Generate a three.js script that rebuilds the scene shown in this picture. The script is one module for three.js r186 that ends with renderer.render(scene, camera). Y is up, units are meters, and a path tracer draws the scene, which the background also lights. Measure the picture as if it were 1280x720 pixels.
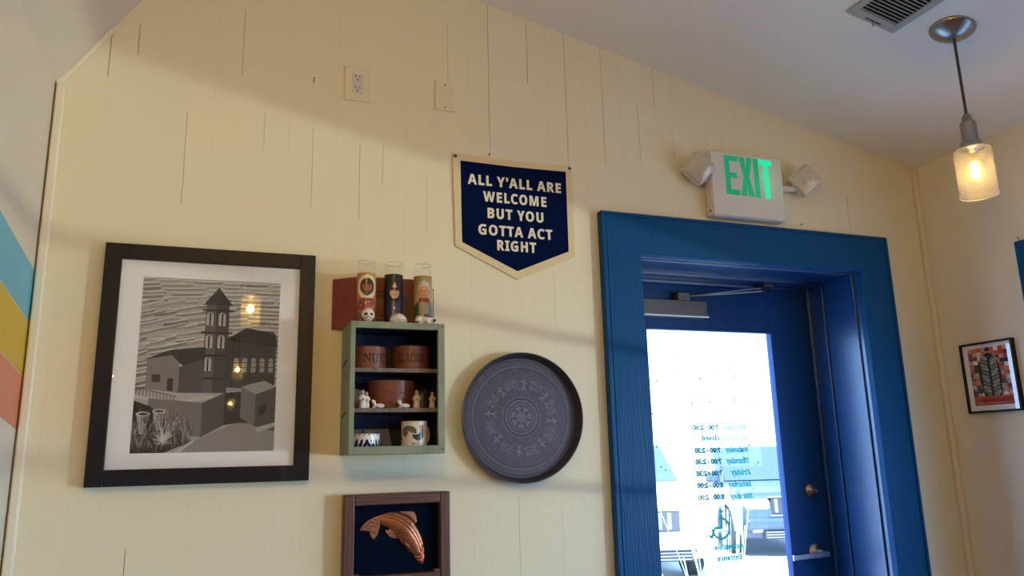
import * as THREE from 'three';
import { RoundedBoxGeometry } from 'three/addons/geometries/RoundedBoxGeometry.js';
import { TextGeometry } from 'three/addons/geometries/TextGeometry.js';
import { FontLoader } from 'three/addons/loaders/FontLoader.js';
import { mergeGeometries } from 'three/addons/utils/BufferGeometryUtils.js';

// ---------------------------------------------------------------- camera
const scene = new THREE.Scene();
const camera = new THREE.PerspectiveCamera(41.28, 1280 / 720, 0.05, 300);
camera.position.set(0, 1.36, 2.26);
camera.rotation.order = 'YXZ';
camera.rotation.set(0.21571, -0.35604, -0.02429);

// ---------------------------------------------------------------- sky, sun, glint, exposure
const renderer = new THREE.WebGLRenderer({ antialias: true });
renderer.toneMapping = THREE.LinearToneMapping;
renderer.toneMappingExposure = 1.0;
renderer.shadowMap.enabled = true;
scene.background = new THREE.Color().setRGB(0.34, 0.60, 1.0);       // clear blue sky, as a camera balanced for the warm lamps sees it
scene.backgroundIntensity = 8.6;

const sun = new THREE.DirectionalLight(0xfff4e6, 18);        // high behind the building, lights the car park
sun.position.set(-9, 15, 11);
sun.target.position.set(4, 0, -4);
sun.shadow.radius = 1;
sun.shadow.mapSize.set(2048, 2048);
Object.assign(sun.shadow.camera, { left: -22, right: 22, top: 22, bottom: -22, near: 1, far: 60 });
scene.add(sun, sun.target);

// unseen spot light standing for sun reflected outside the side window; casts muntin shadows
const unseenGlint = new THREE.SpotLight(new THREE.Color().setRGB(0.93, 1, 0.78), 62, 0, 0.155, 0.45, 2);
unseenGlint.position.set(7, 0.8, 5.6);
unseenGlint.target.position.set(0.35, 1.75, 0);
unseenGlint.shadow.radius = 2.4;
unseenGlint.shadow.mapSize.set(2048, 2048);
scene.add(unseenGlint, unseenGlint.target);

const PENDANT_POWER = 0.35, FRONT_BULB_POWER = 3.0, BULB_GLOW = 40;

// ---------------------------------------------------------------- helpers
let seed = 12345;
const rnd = () => { seed = (seed * 1664525 + 1013904223) >>> 0; return seed / 4294967296; };
const rr = (a, b) => a + (b - a) * rnd();
const used = {};
function numbered(n) { const k = used[n] = (used[n] ?? -1) + 1; return k ? `${n}_${String(k).padStart(3, '0')}` : n; }
function thing(name, label, category, p = [0, 0, 0], turn = 0, group) {
  const o = new THREE.Group(); o.name = numbered(name); scene.add(o);
  o.position.set(...p); o.rotation.y = turn; o.userData = { label, category };
  if (group) o.userData.group = group;
  return o;
}
function struct(name, p = [0, 0, 0]) { const o = new THREE.Group(); o.name = name; o.position.set(...p); o.userData = { kind: 'structure' }; scene.add(o); return o; }
function part(name, geo, mat, parent, p, rot) {
  const m = new THREE.Mesh(geo, mat); m.name = name;
  if (p) m.position.set(...p); if (rot) m.rotation.set(...rot);
  parent.add(m); return m;
}
const lab = (o, l) => { o.userData.label = l; return o; };
function box(x0, x1, y0, y1, z0, z1) {
  const g = new THREE.BoxGeometry(x1 - x0, y1 - y0, z1 - z0); g.translate((x0 + x1) / 2, (y0 + y1) / 2, (z0 + z1) / 2); metric(g); return g;
}
function rbox(x0, x1, y0, y1, z0, z1, r = 0.003, s = 2) {
  const g = new RoundedBoxGeometry(x1 - x0, y1 - y0, z1 - z0, s, r); g.translate((x0 + x1) / 2, (y0 + y1) / 2, (z0 + z1) / 2); metric(g); return g;
}
function metric(g) {                                       // uv in metres, by the way each face points
  const p = g.attributes.position, n = g.attributes.normal, uv = new Float32Array(p.count * 2);
  for (let i = 0; i < p.count; i++) {
    const ax = Math.abs(n.getX(i)), ay = Math.abs(n.getY(i)), az = Math.abs(n.getZ(i));
    if (az >= ax && az >= ay) { uv[2 * i] = p.getX(i); uv[2 * i + 1] = p.getY(i); }
    else if (ax >= ay) { uv[2 * i] = p.getZ(i); uv[2 * i + 1] = p.getY(i); }
    else { uv[2 * i] = p.getX(i); uv[2 * i + 1] = p.getZ(i); }
  }
  g.setAttribute('uv', new THREE.BufferAttribute(uv, 2)); return g;
}
const merge = (list) => mergeGeometries(list.map((g) => (g.index ? g.toNonIndexed() : g)).map((g) => { for (const k of Object.keys(g.attributes)) if (!['position', 'normal', 'uv'].includes(k)) g.deleteAttribute(k); return g; }));
const lathe = (pts, n = 48) => new THREE.LatheGeometry(pts.map(([x, y]) => new THREE.Vector2(x, y)), n);
const tube = (pts, r, seg = 24, rad = 8) => new THREE.TubeGeometry(new THREE.CatmullRomCurve3(pts.map((p) => new THREE.Vector3(...p))), seg, r, rad, false);
const shapeOf = (pts) => { const s = new THREE.Shape(); pts.forEach(([x, y], i) => (i ? s.lineTo(x, y) : s.moveTo(x, y))); s.closePath(); return s; };
const extrude = (pts, depth, bevel = 0) => new THREE.ExtrudeGeometry(Array.isArray(pts) ? shapeOf(pts) : pts, { depth, bevelEnabled: bevel > 0, bevelSize: bevel, bevelThickness: bevel, bevelOffset: -bevel, bevelSegments: 2, curveSegments: 20 });
const lin = (r, g, b) => new THREE.Color().setRGB(r, g, b);

// ---------------------------------------------------------------- textures
function noiseGrid(n) { const a = new Float32Array(n * n); for (let i = 0; i < n * n; i++) a[i] = rnd(); return a; }
function fbm(w, h, fx, fy, oct = 4, gain = 0.55) {         // tiling value noise
  const out = new Float32Array(w * h); let amp = 1, tot = 0;
  for (let o = 0; o < oct; o++) {
    const gx = fx << o, gy = fy << o, g = new Float32Array(gx * gy); for (let i = 0; i < g.length; i++) g[i] = rnd();
    for (let y = 0; y < h; y++) {
      const v = y / h * gy, y0 = Math.floor(v) % gy, y1 = (y0 + 1) % gy; let ty = v - Math.floor(v); ty = ty * ty * (3 - 2 * ty);
      for (let x = 0; x < w; x++) {
        const u = x / w * gx, x0 = Math.floor(u) % gx, x1 = (x0 + 1) % gx; let tx = u - Math.floor(u); tx = tx * tx * (3 - 2 * tx);
        const a = g[y0 * gx + x0] * (1 - tx) + g[y0 * gx + x1] * tx, b = g[y1 * gx + x0] * (1 - tx) + g[y1 * gx + x1] * tx;
        out[y * w + x] += amp * (a * (1 - ty) + b * ty);
      }
    }
    tot += amp; amp *= gain;
  }
  for (let i = 0; i < out.length; i++) out[i] /= tot; return out;
}
function dataTex(f, w, h, paint, srgb, rep = 1, repY = rep) {
  const d = new Uint8Array(w * h * 4);
  for (let i = 0; i < w * h; i++) { const c = paint(f[i], i); d[4 * i] = c[0]; d[4 * i + 1] = c[1]; d[4 * i + 2] = c[2]; d[4 * i + 3] = 255; }
  const t = new THREE.DataTexture(d, w, h); t.wrapS = t.wrapT = THREE.RepeatWrapping; t.magFilter = t.minFilter = THREE.LinearFilter;
  if (srgb) t.colorSpace = THREE.SRGBColorSpace; t.repeat.set(rep, repY); t.needsUpdate = true; return t;
}
const grey = (v) => { const g = Math.max(0, Math.min(255, v * 255)); return [g, g, g]; };
const fRoll = fbm(256, 256, 24, 24, 4), fGrain = fbm(256, 256, 64, 4, 4), fBlotch = fbm(256, 256, 4, 4, 5), fWeave = fbm(256, 256, 128, 128, 1);
const rollBump = dataTex(fRoll, 256, 256, grey, false, 4);
const grainBump = dataTex(fGrain, 256, 256, grey, false, 5, 3);
const grainBumpX = dataTex(fbm(256, 256, 4, 64, 4), 256, 256, grey, false, 3, 5);
const weaveBump = dataTex(fWeave, 256, 256, grey, false, 9);
const tone = (f, base, spread, rep, repY) => dataTex(f, 256, 256, (v) => base.map((c) => Math.max(0, Math.min(255, c * (1 + (v - 0.5) * spread)))), true, rep, repY);
function canvasTex(w, h, draw, srgb = true) {
  const c = document.createElement('canvas'); c.width = w; c.height = h; const x = c.getContext('2d'); draw(x, w, h);
  const t = new THREE.CanvasTexture(c); if (srgb) t.colorSpace = THREE.SRGBColorSpace; t.anisotropy = 8; return t;
}

// ---------------------------------------------------------------- materials
const std = (o) => new THREE.MeshStandardMaterial(o), phys = (o) => new THREE.MeshPhysicalMaterial(o);
const M = {
  wall: std({ color: lin(0.77, 0.725, 0.555), roughness: 0.62, bumpMap: rollBump, bumpScale: 0.0004 }),
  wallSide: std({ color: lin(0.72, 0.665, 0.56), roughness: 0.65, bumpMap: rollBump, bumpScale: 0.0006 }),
  core: std({ color: lin(0.45, 0.36, 0.24), roughness: 0.9 }),
  white: std({ color: lin(0.66, 0.60, 0.50), roughness: 0.7, bumpMap: rollBump, bumpScale: 0.0006 }),
  ceiling: std({ color: lin(0.83, 0.82, 0.80), roughness: 0.85, bumpMap: rollBump, bumpScale: 0.0012 }),
  creamTrim: std({ color: lin(0.78, 0.735, 0.60), roughness: 0.5 }),
  floor: std({ color: 0xffffff, map: tone(fGrain, [120, 92, 66], 0.5, 0.5, 0.5), roughness: 0.45 }),
  blue: phys({ color: lin(0.001, 0.070, 0.225), specularIntensity: 0.3, roughness: 0.45, bumpMap: grainBump, bumpScale: 0.0012 }),
  blueSmooth: phys({ color: lin(0.002, 0.050, 0.22), specularIntensity: 0.45, roughness: 0.42, bumpMap: grainBump, bumpScale: 0.0002 }),
  blueGloss: phys({ color: lin(0.002, 0.056, 0.22), roughness: 0.32, clearcoat: 1, clearcoatRoughness: 0.28, bumpMap: grainBump, bumpScale: 0.0002 }),
  pane: phys({ color: lin(0.93, 0.97, 0.97), transmission: 1, thickness: 0, roughness: 0.02, ior: 1.5 }),
  picGlass: phys({ color: 0xffffff, transmission: 1, thickness: 0, roughness: 0.01, ior: 1.8 }),
  steel: std({ color: lin(0.55, 0.54, 0.53), metalness: 1, roughness: 0.3 }),
  nickel: std({ color: lin(0.36, 0.33, 0.30), metalness: 1, roughness: 0.28 }),
  closer: std({ color: lin(0.10, 0.10, 0.12), metalness: 0.6, roughness: 0.45 }),
  darkMetal: std({ color: lin(0.05, 0.045, 0.04), metalness: 0.7, roughness: 0.5 }),
  blackWood: phys({ color: lin(0.009, 0.010, 0.016), specularIntensity: 0.5, roughness: 0.42, bumpMap: grainBump, bumpScale: 0.0004 }),
  mat: std({ color: lin(0.84, 0.88, 0.92), roughness: 0.9, bumpMap: weaveBump, bumpScale: 0.0002 }),
  plastic: std({ color: lin(0.68, 0.65, 0.62), roughness: 0.45 }),
  ivory: std({ color: lin(0.75, 0.69, 0.52), roughness: 0.4 }),
  device: std({ color: lin(0.62, 0.60, 0.57), roughness: 0.35 }),
  hole: std({ color: lin(0.006, 0.006, 0.006), roughness: 0.9 }),
  navyFelt: phys({ color: lin(0.001, 0.008, 0.05), specularIntensity: 0.12, roughness: 0.98, bumpMap: weaveBump, bumpScale: 0.0008 }),
  creamFelt: std({ color: lin(0.76, 0.64, 0.40), roughness: 0.98, bumpMap: weaveBump, bumpScale: 0.0008 }),
  letterFelt: std({ color: lin(0.86, 0.80, 0.66), roughness: 0.95 }),
  green: std({ color: 0xffffff, map: tone(fBlotch, [130, 142, 122], 0.28, 3), roughness: 0.6, bumpMap: grainBumpX, bumpScale: 0.0005 }),
  navyPaint: std({ color: lin(0.003, 0.014, 0.075), roughness: 0.5, bumpMap: grainBumpX, bumpScale: 0.0008 }),
  shelfEdge: std({ color: 0xffffff, map: tone(fGrain, [112, 102, 100], 0.6, 4, 20), roughness: 0.7 }),
  walnut: std({ color: 0xffffff, map: tone(fGrain, [92, 60, 52], 0.9, 7, 2), roughness: 0.45, bumpMap: grainBump, bumpScale: 0.0008 }),
  walnutX: std({ color: 0xffffff, map: tone(fbm(256, 256, 4, 64, 4), [92, 60, 52], 0.9, 2, 7), roughness: 0.45, bumpMap: grainBumpX, bumpScale: 0.0008 }),
  copper: std({ color: lin(0.52, 0.20, 0.11), metalness: 0.9, roughness: 0.27, bumpMap: dataTex(fbm(256, 256, 40, 40, 2), 256, 256, grey, false, 6), bumpScale: 0.0007 }),
  velvet: phys({ color: lin(0.001, 0.005, 0.018), specularIntensity: 0.15, roughness: 0.95 }),
  asphalt: std({ color: lin(0.46, 0.46, 0.46), roughness: 0.95, bumpMap: rollBump, bumpScale: 0.004 }),
  concrete: std({ color: lin(0.6, 0.59, 0.57), roughness: 0.9 }),
};

// ---------------------------------------------------------------- the room
const WR = 2.651, WL = -0.495, SL = -0.21408, REAR = 10.6, FARL = -2.7;
const yRight = (x) => 2.4942 + SL * (x - WR);              // right-hand slope of the ceiling
const LS = (2.697 - 2.397) / (0.495 - 0.299);
const yLeft = (x) => 2.397 + LS * (x - WL);                // steep slope over the left partition
const RX = (2.397 - LS * WL - 2.4942 + SL * WR) / (SL - LS), RY = yRight(RX);
const yTop = (x) => Math.min(yRight(x), yLeft(x));

// door opening in the back wall
const D = { x0: 1.309, x1: 2.276, y: 2.026, depth: 0.30 };
{
  const wall = struct('wall_back');
  const s = shapeOf([[FARL - 0.15, -0.02], [FARL - 0.15, 2.6], [WL - 0.1, 2.6], [WL, yLeft(WL) + 0.03], [RX, RY + 0.05], [WR, yRight(WR) + 0.04], [WR + 0.16, yRight(WR)], [WR + 0.16, -0.02]]);
  const hole = new THREE.Path(); hole.moveTo(D.x0 - 0.021, -0.02); hole.lineTo(D.x1 + 0.021, -0.02); hole.lineTo(D.x1 + 0.021, D.y + 0.021); hole.lineTo(D.x0 - 0.021, D.y + 0.021); hole.closePath();
  // outer leaf keeps the whole door width open, inner leaf the cased opening
  s.holes.push(hole);
  const g = extrude(s, D.depth - 0.009); g.translate(0, 0, -D.depth); part('wall_core', g, M.core, wall);
  // vertical planks, each with chamfered edges; most joints are caulked shut, some stay open over part of their height
  const W = 0.0715, X0 = -0.37;
  const open = { 0: [2.44, 2.58], 1: [2.52, 2.62], 2: [0.9, 1.15], 3: [2.08, 2.36], 5: [2.5, 2.72], 6: [2.27, 2.39], 8: [2.1, 2.36], 10: [2.08, 2.32], 11: [2.2, 2.34], 13: [2.05, 2.24], 14: [2.55, 2.8], 16: [2.33, 2.95], 18: [2.62, 2.93], 20: [2.3, 2.85], 22: [2.35, 2.87], 24: [2.38, 2.6], 25: [2.6, 2.8], 28: [2.45, 2.56], 29: [2.47, 2.55], 37: [2.165, 2.34], 17: [1.0, 1.24] };
  const zb = -0.009;
  for (let n = -2; n <= 42; n++) {
    const xa = Math.max(X0 + n * W, WL), xb = Math.min(X0 + (n + 1) * W, WR); if (xb <= xa) continue;
    const gap = (k) => (!open[k] ? 0.0001 : [3, 6, 8, 10, 11, 13, 14, 17, 28, 29].includes(k) ? 0.00045 : 0.0008), ga = gap(n), gb = gap(n + 1), c = 0.0003;
    const y0 = xb > 1.24 && xa < 2.35 ? 2.09 : 0;
    const prof = [[xa + ga, zb], [xa + ga, -c], [xa + ga + c, 0], [xb - gb - c, 0], [xb - gb, -c], [xb - gb, zb]];
    const pos = [], idx = [];
    const segs = xa < RX && xb > RX ? 2 : 1;
    for (let i = 0; i < prof.length - 1; i++) {
      const [x1, z1] = prof[i], [x2, z2] = prof[i + 1];
      const xs = segs === 2 && i === 2 ? [x1, RX, x2] : [x1, x2];
      for (let k = 0; k < xs.length - 1; k++) {
        const za = z1 + (z2 - z1) * (xs.length > 2 ? k / 2 : 0), zc = xs.length > 2 ? 0 : z2, b = pos.length / 3;
        pos.push(xs[k], y0, za, xs[k + 1], y0, zc, xs[k + 1], yTop(xs[k + 1]) + 0.012, zc, xs[k], yTop(xs[k]) + 0.012, za);
        idx.push(b, b + 1, b + 2, b, b + 2, b + 3);
      }
    }
    const pg = new THREE.BufferGeometry(); pg.setAttribute('position', new THREE.Float32BufferAttribute(pos, 3)); pg.setIndex(idx);
    const flat = pg.toNonIndexed(); flat.computeVertexNormals(); metric(flat);
    part('plank', flat, M.wall, wall);
    if (open[n]) {                                          // caulk above and below the open stretch of the joint
      const x = X0 + n * W, [a, b] = open[n], top = yTop(x) + 0.01;
      if (a > y0 + 0.02) part('caulk', box(x - 0.0010, x + 0.0010, y0, a, zb, -0.00015), M.wall, wall);
      if (b < top) part('caulk', box(x - 0.0010, x + 0.0010, b, top, zb, -0.00015), M.wall, wall);
    }
  }
}
{ // right wall: big side window, plus an unseen second one evening out the daylight
  const w = struct('wall_right'), X1 = WR + 0.15, t = yRight(WR) + 0.03, YB = 0.76, YT = 1.93, c = 0.14;
  const wins = [[0.53, 3.3], [4.0, 6.8]];
  part('wall_panel', box(WR, X1, -0.02, YB, -0.02, REAR), M.wallSide, w);
  part('wall_panel', box(WR, X1, YT, t, -0.02, REAR), M.wallSide, w);
  for (const [a, b] of [[-0.02, 0.53], [3.3, 4.0], [6.8, REAR]]) part('wall_panel', box(WR, X1, YB, YT, a, b), M.wallSide, w);
  wins.forEach(([Z0, Z1], i) => {
    const win = struct('window_' + (i + 1));
    part('casing', rbox(WR - 0.022, WR + 0.002, YB - c, YT + c, Z0 - c, Z0, 0.003), M.blue, win);
    part('casing', rbox(WR - 0.022, WR + 0.002, YB - c, YT + c, Z1, Z1 + c, 0.003), M.blue, win);
    part('casing', rbox(WR - 0.024, WR + 0.002, YT, YT + c, Z0, Z1, 0.003), M.blue, win);
    part('window_sill', rbox(WR - 0.06, WR + 0.1, YB - 0.03, YB, Z0, Z1, 0.004), M.blue, win);
    const gx0 = WR + 0.06, gx1 = WR + 0.10;
    for (const [a, b] of [[1.80, YT], [1.455, 1.477], [1.117, 1.139], [YB, 0.81]]) part('sash_rail', rbox(gx0, gx1, a, b, Z0, Z1, 0.003), M.blue, win);
    for (const [a, b] of [[Z0, Z0 + 0.05], [Z1 - 0.05, Z1]]) part('sash_stile', rbox(gx0, gx1, YB, YT, a, b, 0.003), M.blue, win);
    for (const [a, b] of [[0.81, 1.117], [1.139, 1.455], [1.477, 1.8]])
      part('pane', new THREE.PlaneGeometry(Z1 - Z0 - 0.1, b - a), M.pane, win, [WR + 0.08, (a + b) / 2, (Z0 + Z1) / 2], [0, Math.PI / 2, 0]);
  });
}
{ // left partition with its painted stripes, then the wider room behind the camera
  const w = struct('wall_left'); const LZ = 1.0;
  part('wall_panel', box(WL - 0.1, WL, -0.02, 2.397 + 0.04, 0.0, LZ), M.white, w);
  part('wall_panel', box(FARL, WL - 0.05, -0.02, 3.2, LZ - 0.1, LZ - 0.002), M.white, w);
  { const g = extrude([[WL - 0.1, 2.3], [WL - 0.004, 2.395], [RX, RY + 0.002], [RX, 3.25], [WL - 0.1, 3.25]], 0.08); g.translate(0, 0, LZ + 0.022); part('wall_panel', g, M.white, w); }
  part('wall_panel', box(FARL - 0.12, FARL, -0.02, 3.0, -0.02, REAR), M.white, w);
  const cols = [['blue painted stripe', [0.135, 0.43, 0.56]], ['yellow painted stripe', [0.62, 0.40, 0.035]], ['coral painted stripe', [0.66, 0.22, 0.12]]];
  const k = 0.148, tops = [1.8615, 1.7245, 1.5845], bots = [1.7285, 1.5885, 1.452];
  cols.forEach(([l, c], i) => {
    const m = std({ color: lin(...c), roughness: 0.5, bumpMap: rollBump, bumpScale: 0.0006 });
    const pts = [[0.002, tops[i]], [LZ - 0.002, tops[i] + k * LZ], [LZ - 0.002, bots[i] + k * LZ], [0.002, bots[i]]];
    const g = extrude(pts, 0.0008); g.rotateY(-Math.PI / 2);   // shape x becomes z
    lab(part('painted_stripe', g, m, w, [WL + 0.0008, 0, 0]), l);
  });
  const rear = struct('wall_rear'); part('wall_panel', box(FARL - 0.12, WR + 0.15, -0.02, 3.3, REAR, REAR + 0.12), M.wallSide, rear);
}
{ // floor and ceiling
  const f = new THREE.Mesh(box(FARL - 0.12, WR + 0.15, -0.12, 0, -0.30, REAR + 0.1), M.floor); f.name = 'floor'; f.userData = { kind: 'structure' }; scene.add(f);
  const c = struct('ceiling');
  const slab = (pts, z0, z1, name, m = M.ceiling) => { const g = extrude(pts, z1 - z0); g.translate(0, 0, z0); part(name, g, m, c); };
  slab([[RX, RY], [WR + 0.17, yRight(WR + 0.17)], [WR + 0.17, yRight(WR + 0.17) + 0.1], [RX, RY + 0.1]], -0.31, REAR + 0.1, 'ceiling_slope');
  slab([[RX, RY], [RX, RY + 0.1], [WL - 0.12, yLeft(WL - 0.12) + 0.16], [WL - 0.12, yLeft(WL - 0.12)]], -0.31, 1.02, 'ceiling_slope', M.white);
  const yl = (x) => RY + SL * (RX - x);
  slab([[RX, RY], [RX, RY + 0.1], [FARL - 0.12, yl(FARL - 0.12) + 0.1], [FARL - 0.12, yl(FARL - 0.12)]], 0.9, REAR + 0.1, 'ceiling_slope');
  const roof = struct('roof'); // seals the space over the partition
  part('roof_board', box(FARL - 0.2, WL, 2.6, 2.7, -0.3, 1.0), M.core, roof);
}
{ // corner trims
  const t1 = struct('trim_1'); part('corner_bead', rbox(WL + 0.0045, WL + 0.028, 0, 2.40, 0.0, 0.02, 0.006), M.creamTrim, t1);
  const t2 = struct('trim_2'), L = Math.hypot(0.125, LS * 0.125), g = rbox(-L / 2, L / 2, -0.012, 0.002, 0, 0.012, 0.004);
  part('corner_bead', g, M.creamTrim, t2, [WL + 0.0625, yLeft(WL + 0.0625) - 0.001, 0], [0, 0, Math.atan(LS)]);
  const t3 = struct('trim_3'); part('corner_bead', rbox(WR - 0.018, WR + 0.001, 0, 2.488, 0, 0.02, 0.006), M.wallSide, t3);
  const b = struct('baseboard_back'); part('board', rbox(WL + 0.03, 1.165, 0, 0.12, 0, 0.015, 0.003), M.creamTrim, b); part('board', rbox(2.424, WR - 0.02, 0, 0.12, 0, 0.015, 0.003), M.creamTrim, b);
  const br = struct('baseboard_right'); part('board', rbox(WR - 0.015, WR, 0, 0.12, 0.02, 0.38, 0.003), M.creamTrim, br);
}

// ---------------------------------------------------------------- the door
{
  const d = struct('door_1'), cw = 0.146, { x0, x1, y } = D, T = 2.168;
  const u = extrude([[x0 - cw, 0], [x0 - cw, T], [x1 + cw, T], [x1 + cw, 0], [x1, 0], [x1, y], [x0, y], [x0, 0]], 0.022, 0.002); part('casing', u, M.blue, d);
  part('casing_bead', rbox(x0 - cw - 0.004, x0 - cw + 0.012, 0, T + 0.004, 0, 0.03, 0.004), M.blue, d);
  part('casing_bead', rbox(x0 - cw + 0.016, x0 - cw + 0.024, 0, T - 0.02, 0, 0.026, 0.003), M.blue, d);
  part('casing_bead', rbox(x1 + cw - 0.008, x1 + cw + 0.004, 0, T + 0.004, 0, 0.03, 0.004), M.blue, d);
  part('casing_bead', rbox(x0 - cw, x1 + cw, T - 0.008, T + 0.004, 0, 0.03, 0.004), M.blue, d);
  // jamb boards of the deep reveal, then the door frame proper, one step further in
  const zj = -0.186, zb = -0.325, zl = -0.28;
  part('jamb', rbox(x0 - 0.02, x0, 0, y, zj, -0.0005, 0.002), M.blueGloss, d);
  part('jamb', rbox(x1, x1 + 0.02, 0, y, zj, -0.0005, 0.002), M.blueGloss, d);
  part('jamb', rbox(x0 - 0.02, x1 + 0.02, y, y + 0.02, zj, -0.0005, 0.002), M.blueGloss, d);
  for (const [a, c] of [[x0 - 0.02, x0 + 0.008], [x1 - 0.008, x1 + 0.02]]) part('door_frame', rbox(a, c, 0, y, zb, zj - 0.0015, 0.003), M.blueGloss, d);
  part('door_frame', rbox(x0, x1, y - 0.010, y + 0.018, zb, zj - 0.0015, 0.003), M.blueGloss, d);
  part('jamb_bead', rbox(x1 - 0.007, x1 + 0.001, 0, y, -0.034, -0.020, 0.003), M.blueGloss, d);
  part('jamb_bead', rbox(x0, x1, y - 0.007, y + 0.001, -0.034, -0.020, 0.003), M.blueGloss, d);
  part('stop', rbox(x1 - 0.020, x1 - 0.007, 0, y - 0.01, zl + 0.004, zl + 0.022, 0.004), M.blueGloss, d);
  part('stop', rbox(x0 + 0.007, x0 + 0.020, 0, y - 0.01, zl + 0.004, zl + 0.022, 0.004), M.blueGloss, d);
  part('stop', rbox(x0 + 0.02, x1 - 0.02, y - 0.024, y - 0.009, zl + 0.004, zl + 0.022, 0.004), M.blueGloss, d);
  part('threshold', rbox(x0, x1, -0.01, 0.015, -0.36, 0.0, 0.003), M.steel, d);
  // the leaf: stiles, rails, glazing bead, glass
  const lx0 = x0 + 0.012, lx1 = x1 - 0.012, ly = y - 0.014;
  const gx0 = 1.480, gx1 = 2.076, gy0 = 0.26, gy1 = 1.832, z0 = -0.322, z1 = zl;
  const leaf = new THREE.Group(); leaf.name = 'door_leaf'; d.add(leaf);
  part('stile', rbox(lx0, gx0, 0.02, ly, z0, z1, 0.002), M.blueSmooth, leaf);
  part('stile', rbox(gx1, lx1, 0.02, ly, z0, z1, 0.002), M.blueSmooth, leaf);
  part('rail', rbox(gx0, gx1, gy1, ly, z0, z1, 0.0006), M.blueSmooth, leaf);
  part('rail', rbox(gx0, gx1, 0.02, gy0, z0, z1, 0.0006), M.blueSmooth, leaf);
  const b = 0.010;
  part('glazing_bead', merge([rbox(gx0 - 0.002, gx0 + b, gy0, gy1, z1 - 0.02, z1 + 0.004, 0.003), rbox(gx1 - b, gx1 + 0.002, gy0, gy1, z1 - 0.02, z1 + 0.004, 0.003), rbox(gx0, gx1, gy1 - b, gy1 + 0.002, z1 - 0.02, z1 + 0.004, 0.003), rbox(gx0, gx1, gy0 - 0.002, gy0 + b, z1 - 0.02, z1 + 0.004, 0.003)]), M.blueSmooth, leaf);
  const zg = -0.302;
  part('pane', new THREE.PlaneGeometry(gx1 - gx0, gy1 - gy0), M.pane, leaf, [(gx0 + gx1) / 2, (gy0 + gy1) / 2, zg]);
  // opening hours on the outside of the glass, read in mirror from indoors
  const lx = 1.515, LW = 0.42, ly0 = 0.93, LH = 0.57, PX = 2400;
  const letters = canvasTex(1008, 1368, (c, w, h) => {
    c.clearRect(0, 0, w, h); c.translate(w, 0); c.scale(-1, 1);
    const X = (x) => (lx + LW - x) * PX, Y = (yy) => (ly0 + LH - yy) * PX;   // unmirrored pen
    c.fillStyle = '#157c74'; c.textBaseline = 'middle';
    const rows = [[1.443, 'Monday', '7:00 - 2:30', '#9fcfcb'], [1.405, 'Tuesday', 'closed', '#c8e2e0'], [1.362, 'Wednesday', '7:00 - 2:30'], [1.322, 'Thursday', '7:00 - 2:30'], [1.281, 'Friday', '7:00 - 2:30'], [1.239, 'Saturday', '8:00 - 2:00'], [1.198, 'Sunday', '8:00 - 2:00']];
    for (const [yy, day, hrs, pale] of rows) {
      c.lineJoin = 'round'; c.fillStyle = c.strokeStyle = pale ?? '#0f9a94'; c.lineWidth = 4; c.textAlign = 'left'; c.font = 'italic bold 60px serif'; c.fillText(day, X(1.812), Y(yy), 236); c.strokeText(day, X(1.812), Y(yy), 236);
      c.fillStyle = c.strokeStyle = '#0c5f59'; c.lineWidth = 5; c.font = hrs === 'closed' ? 'bold 58px serif' : 'bold 56px sans-serif'; c.textAlign = 'left'; c.fillText(hrs, X(1.690), Y(yy)); c.strokeText(hrs, X(1.690), Y(yy));
    }
    c.fillStyle = c.strokeStyle = '#0f8a84'; c.lineWidth = 4; c.font = 'bold 58px sans-serif'; c.textAlign = 'center'; for (const [w2, yy] of [['Accessible', 1.027], ['Entrance', 0.989]]) { c.fillText(w2, X(1.692), Y(yy)); c.strokeText(w2, X(1.692), Y(yy)); }
    // wheelchair symbol
    c.strokeStyle = '#2a7f78'; c.lineWidth = 20; c.lineCap = 'round';
    c.beginPath(); c.arc(X(1.665), Y(1.09), 84, 0.1, Math.PI * 1.5); c.stroke();
    c.beginPath(); c.arc(X(1.672), Y(1.148), 17, 0, 7); c.fill();
    c.beginPath(); c.moveTo(X(1.672), Y(1.135)); c.lineTo(X(1.668), Y(1.092)); c.lineTo(X(1.640), Y(1.092)); c.lineTo(X(1.625), Y(1.062)); c.lineTo(X(1.617), Y(1.066)); c.stroke();
  });
  const vinyl = phys({ map: letters, transparent: true, roughness: 1, transmission: 0.3, thickness: 0, side: THREE.DoubleSide });
  const K = 1.063;                                          // the letters were measured on a nearer plane
  part('lettering', new THREE.PlaneGeometry(LW * K, LH * K), vinyl, leaf, [(lx + LW / 2) * K, 1.36 + (ly0 + LH / 2 - 1.36) * K, zg + 0.0015]);
  const specks = []; for (let i = 0; i < 60; i++) { const q = rr(0.0014, 0.0036), g = new THREE.SphereGeometry(q, 6, 4); g.scale(1, rr(0.6, 2.2), 0.3); g.translate(rr(gx0 + 0.02, gx1 - 0.03), rr(1.2, 1.8), zg + 0.0015); specks.push(g); }
  const sp = part('glass_specks', merge(specks), std({ color: lin(0.12, 0.18, 0.18), roughness: 0.9 }), leaf); sp.userData.kind = 'stuff';  // small dark specks on the door glass
  // hardware
  const bolt = lathe([[0, 0.022], [0.010, 0.022], [0.012, 0.016], [0.024, 0.013], [0.029, 0.006], [0.029, 0]]); bolt.rotateX(Math.PI / 2);
  lab(part('deadbolt', bolt, M.nickel, leaf, [2.186, 1.197, z1]), 'round dark nickel deadbolt');
  part('thumb_turn', rbox(-0.004, 0.004, -0.010, 0.010, 0.020, 0.036, 0.002), M.nickel, leaf, [2.186, 1.197, z1], [0, 0, 0.9]);
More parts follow.
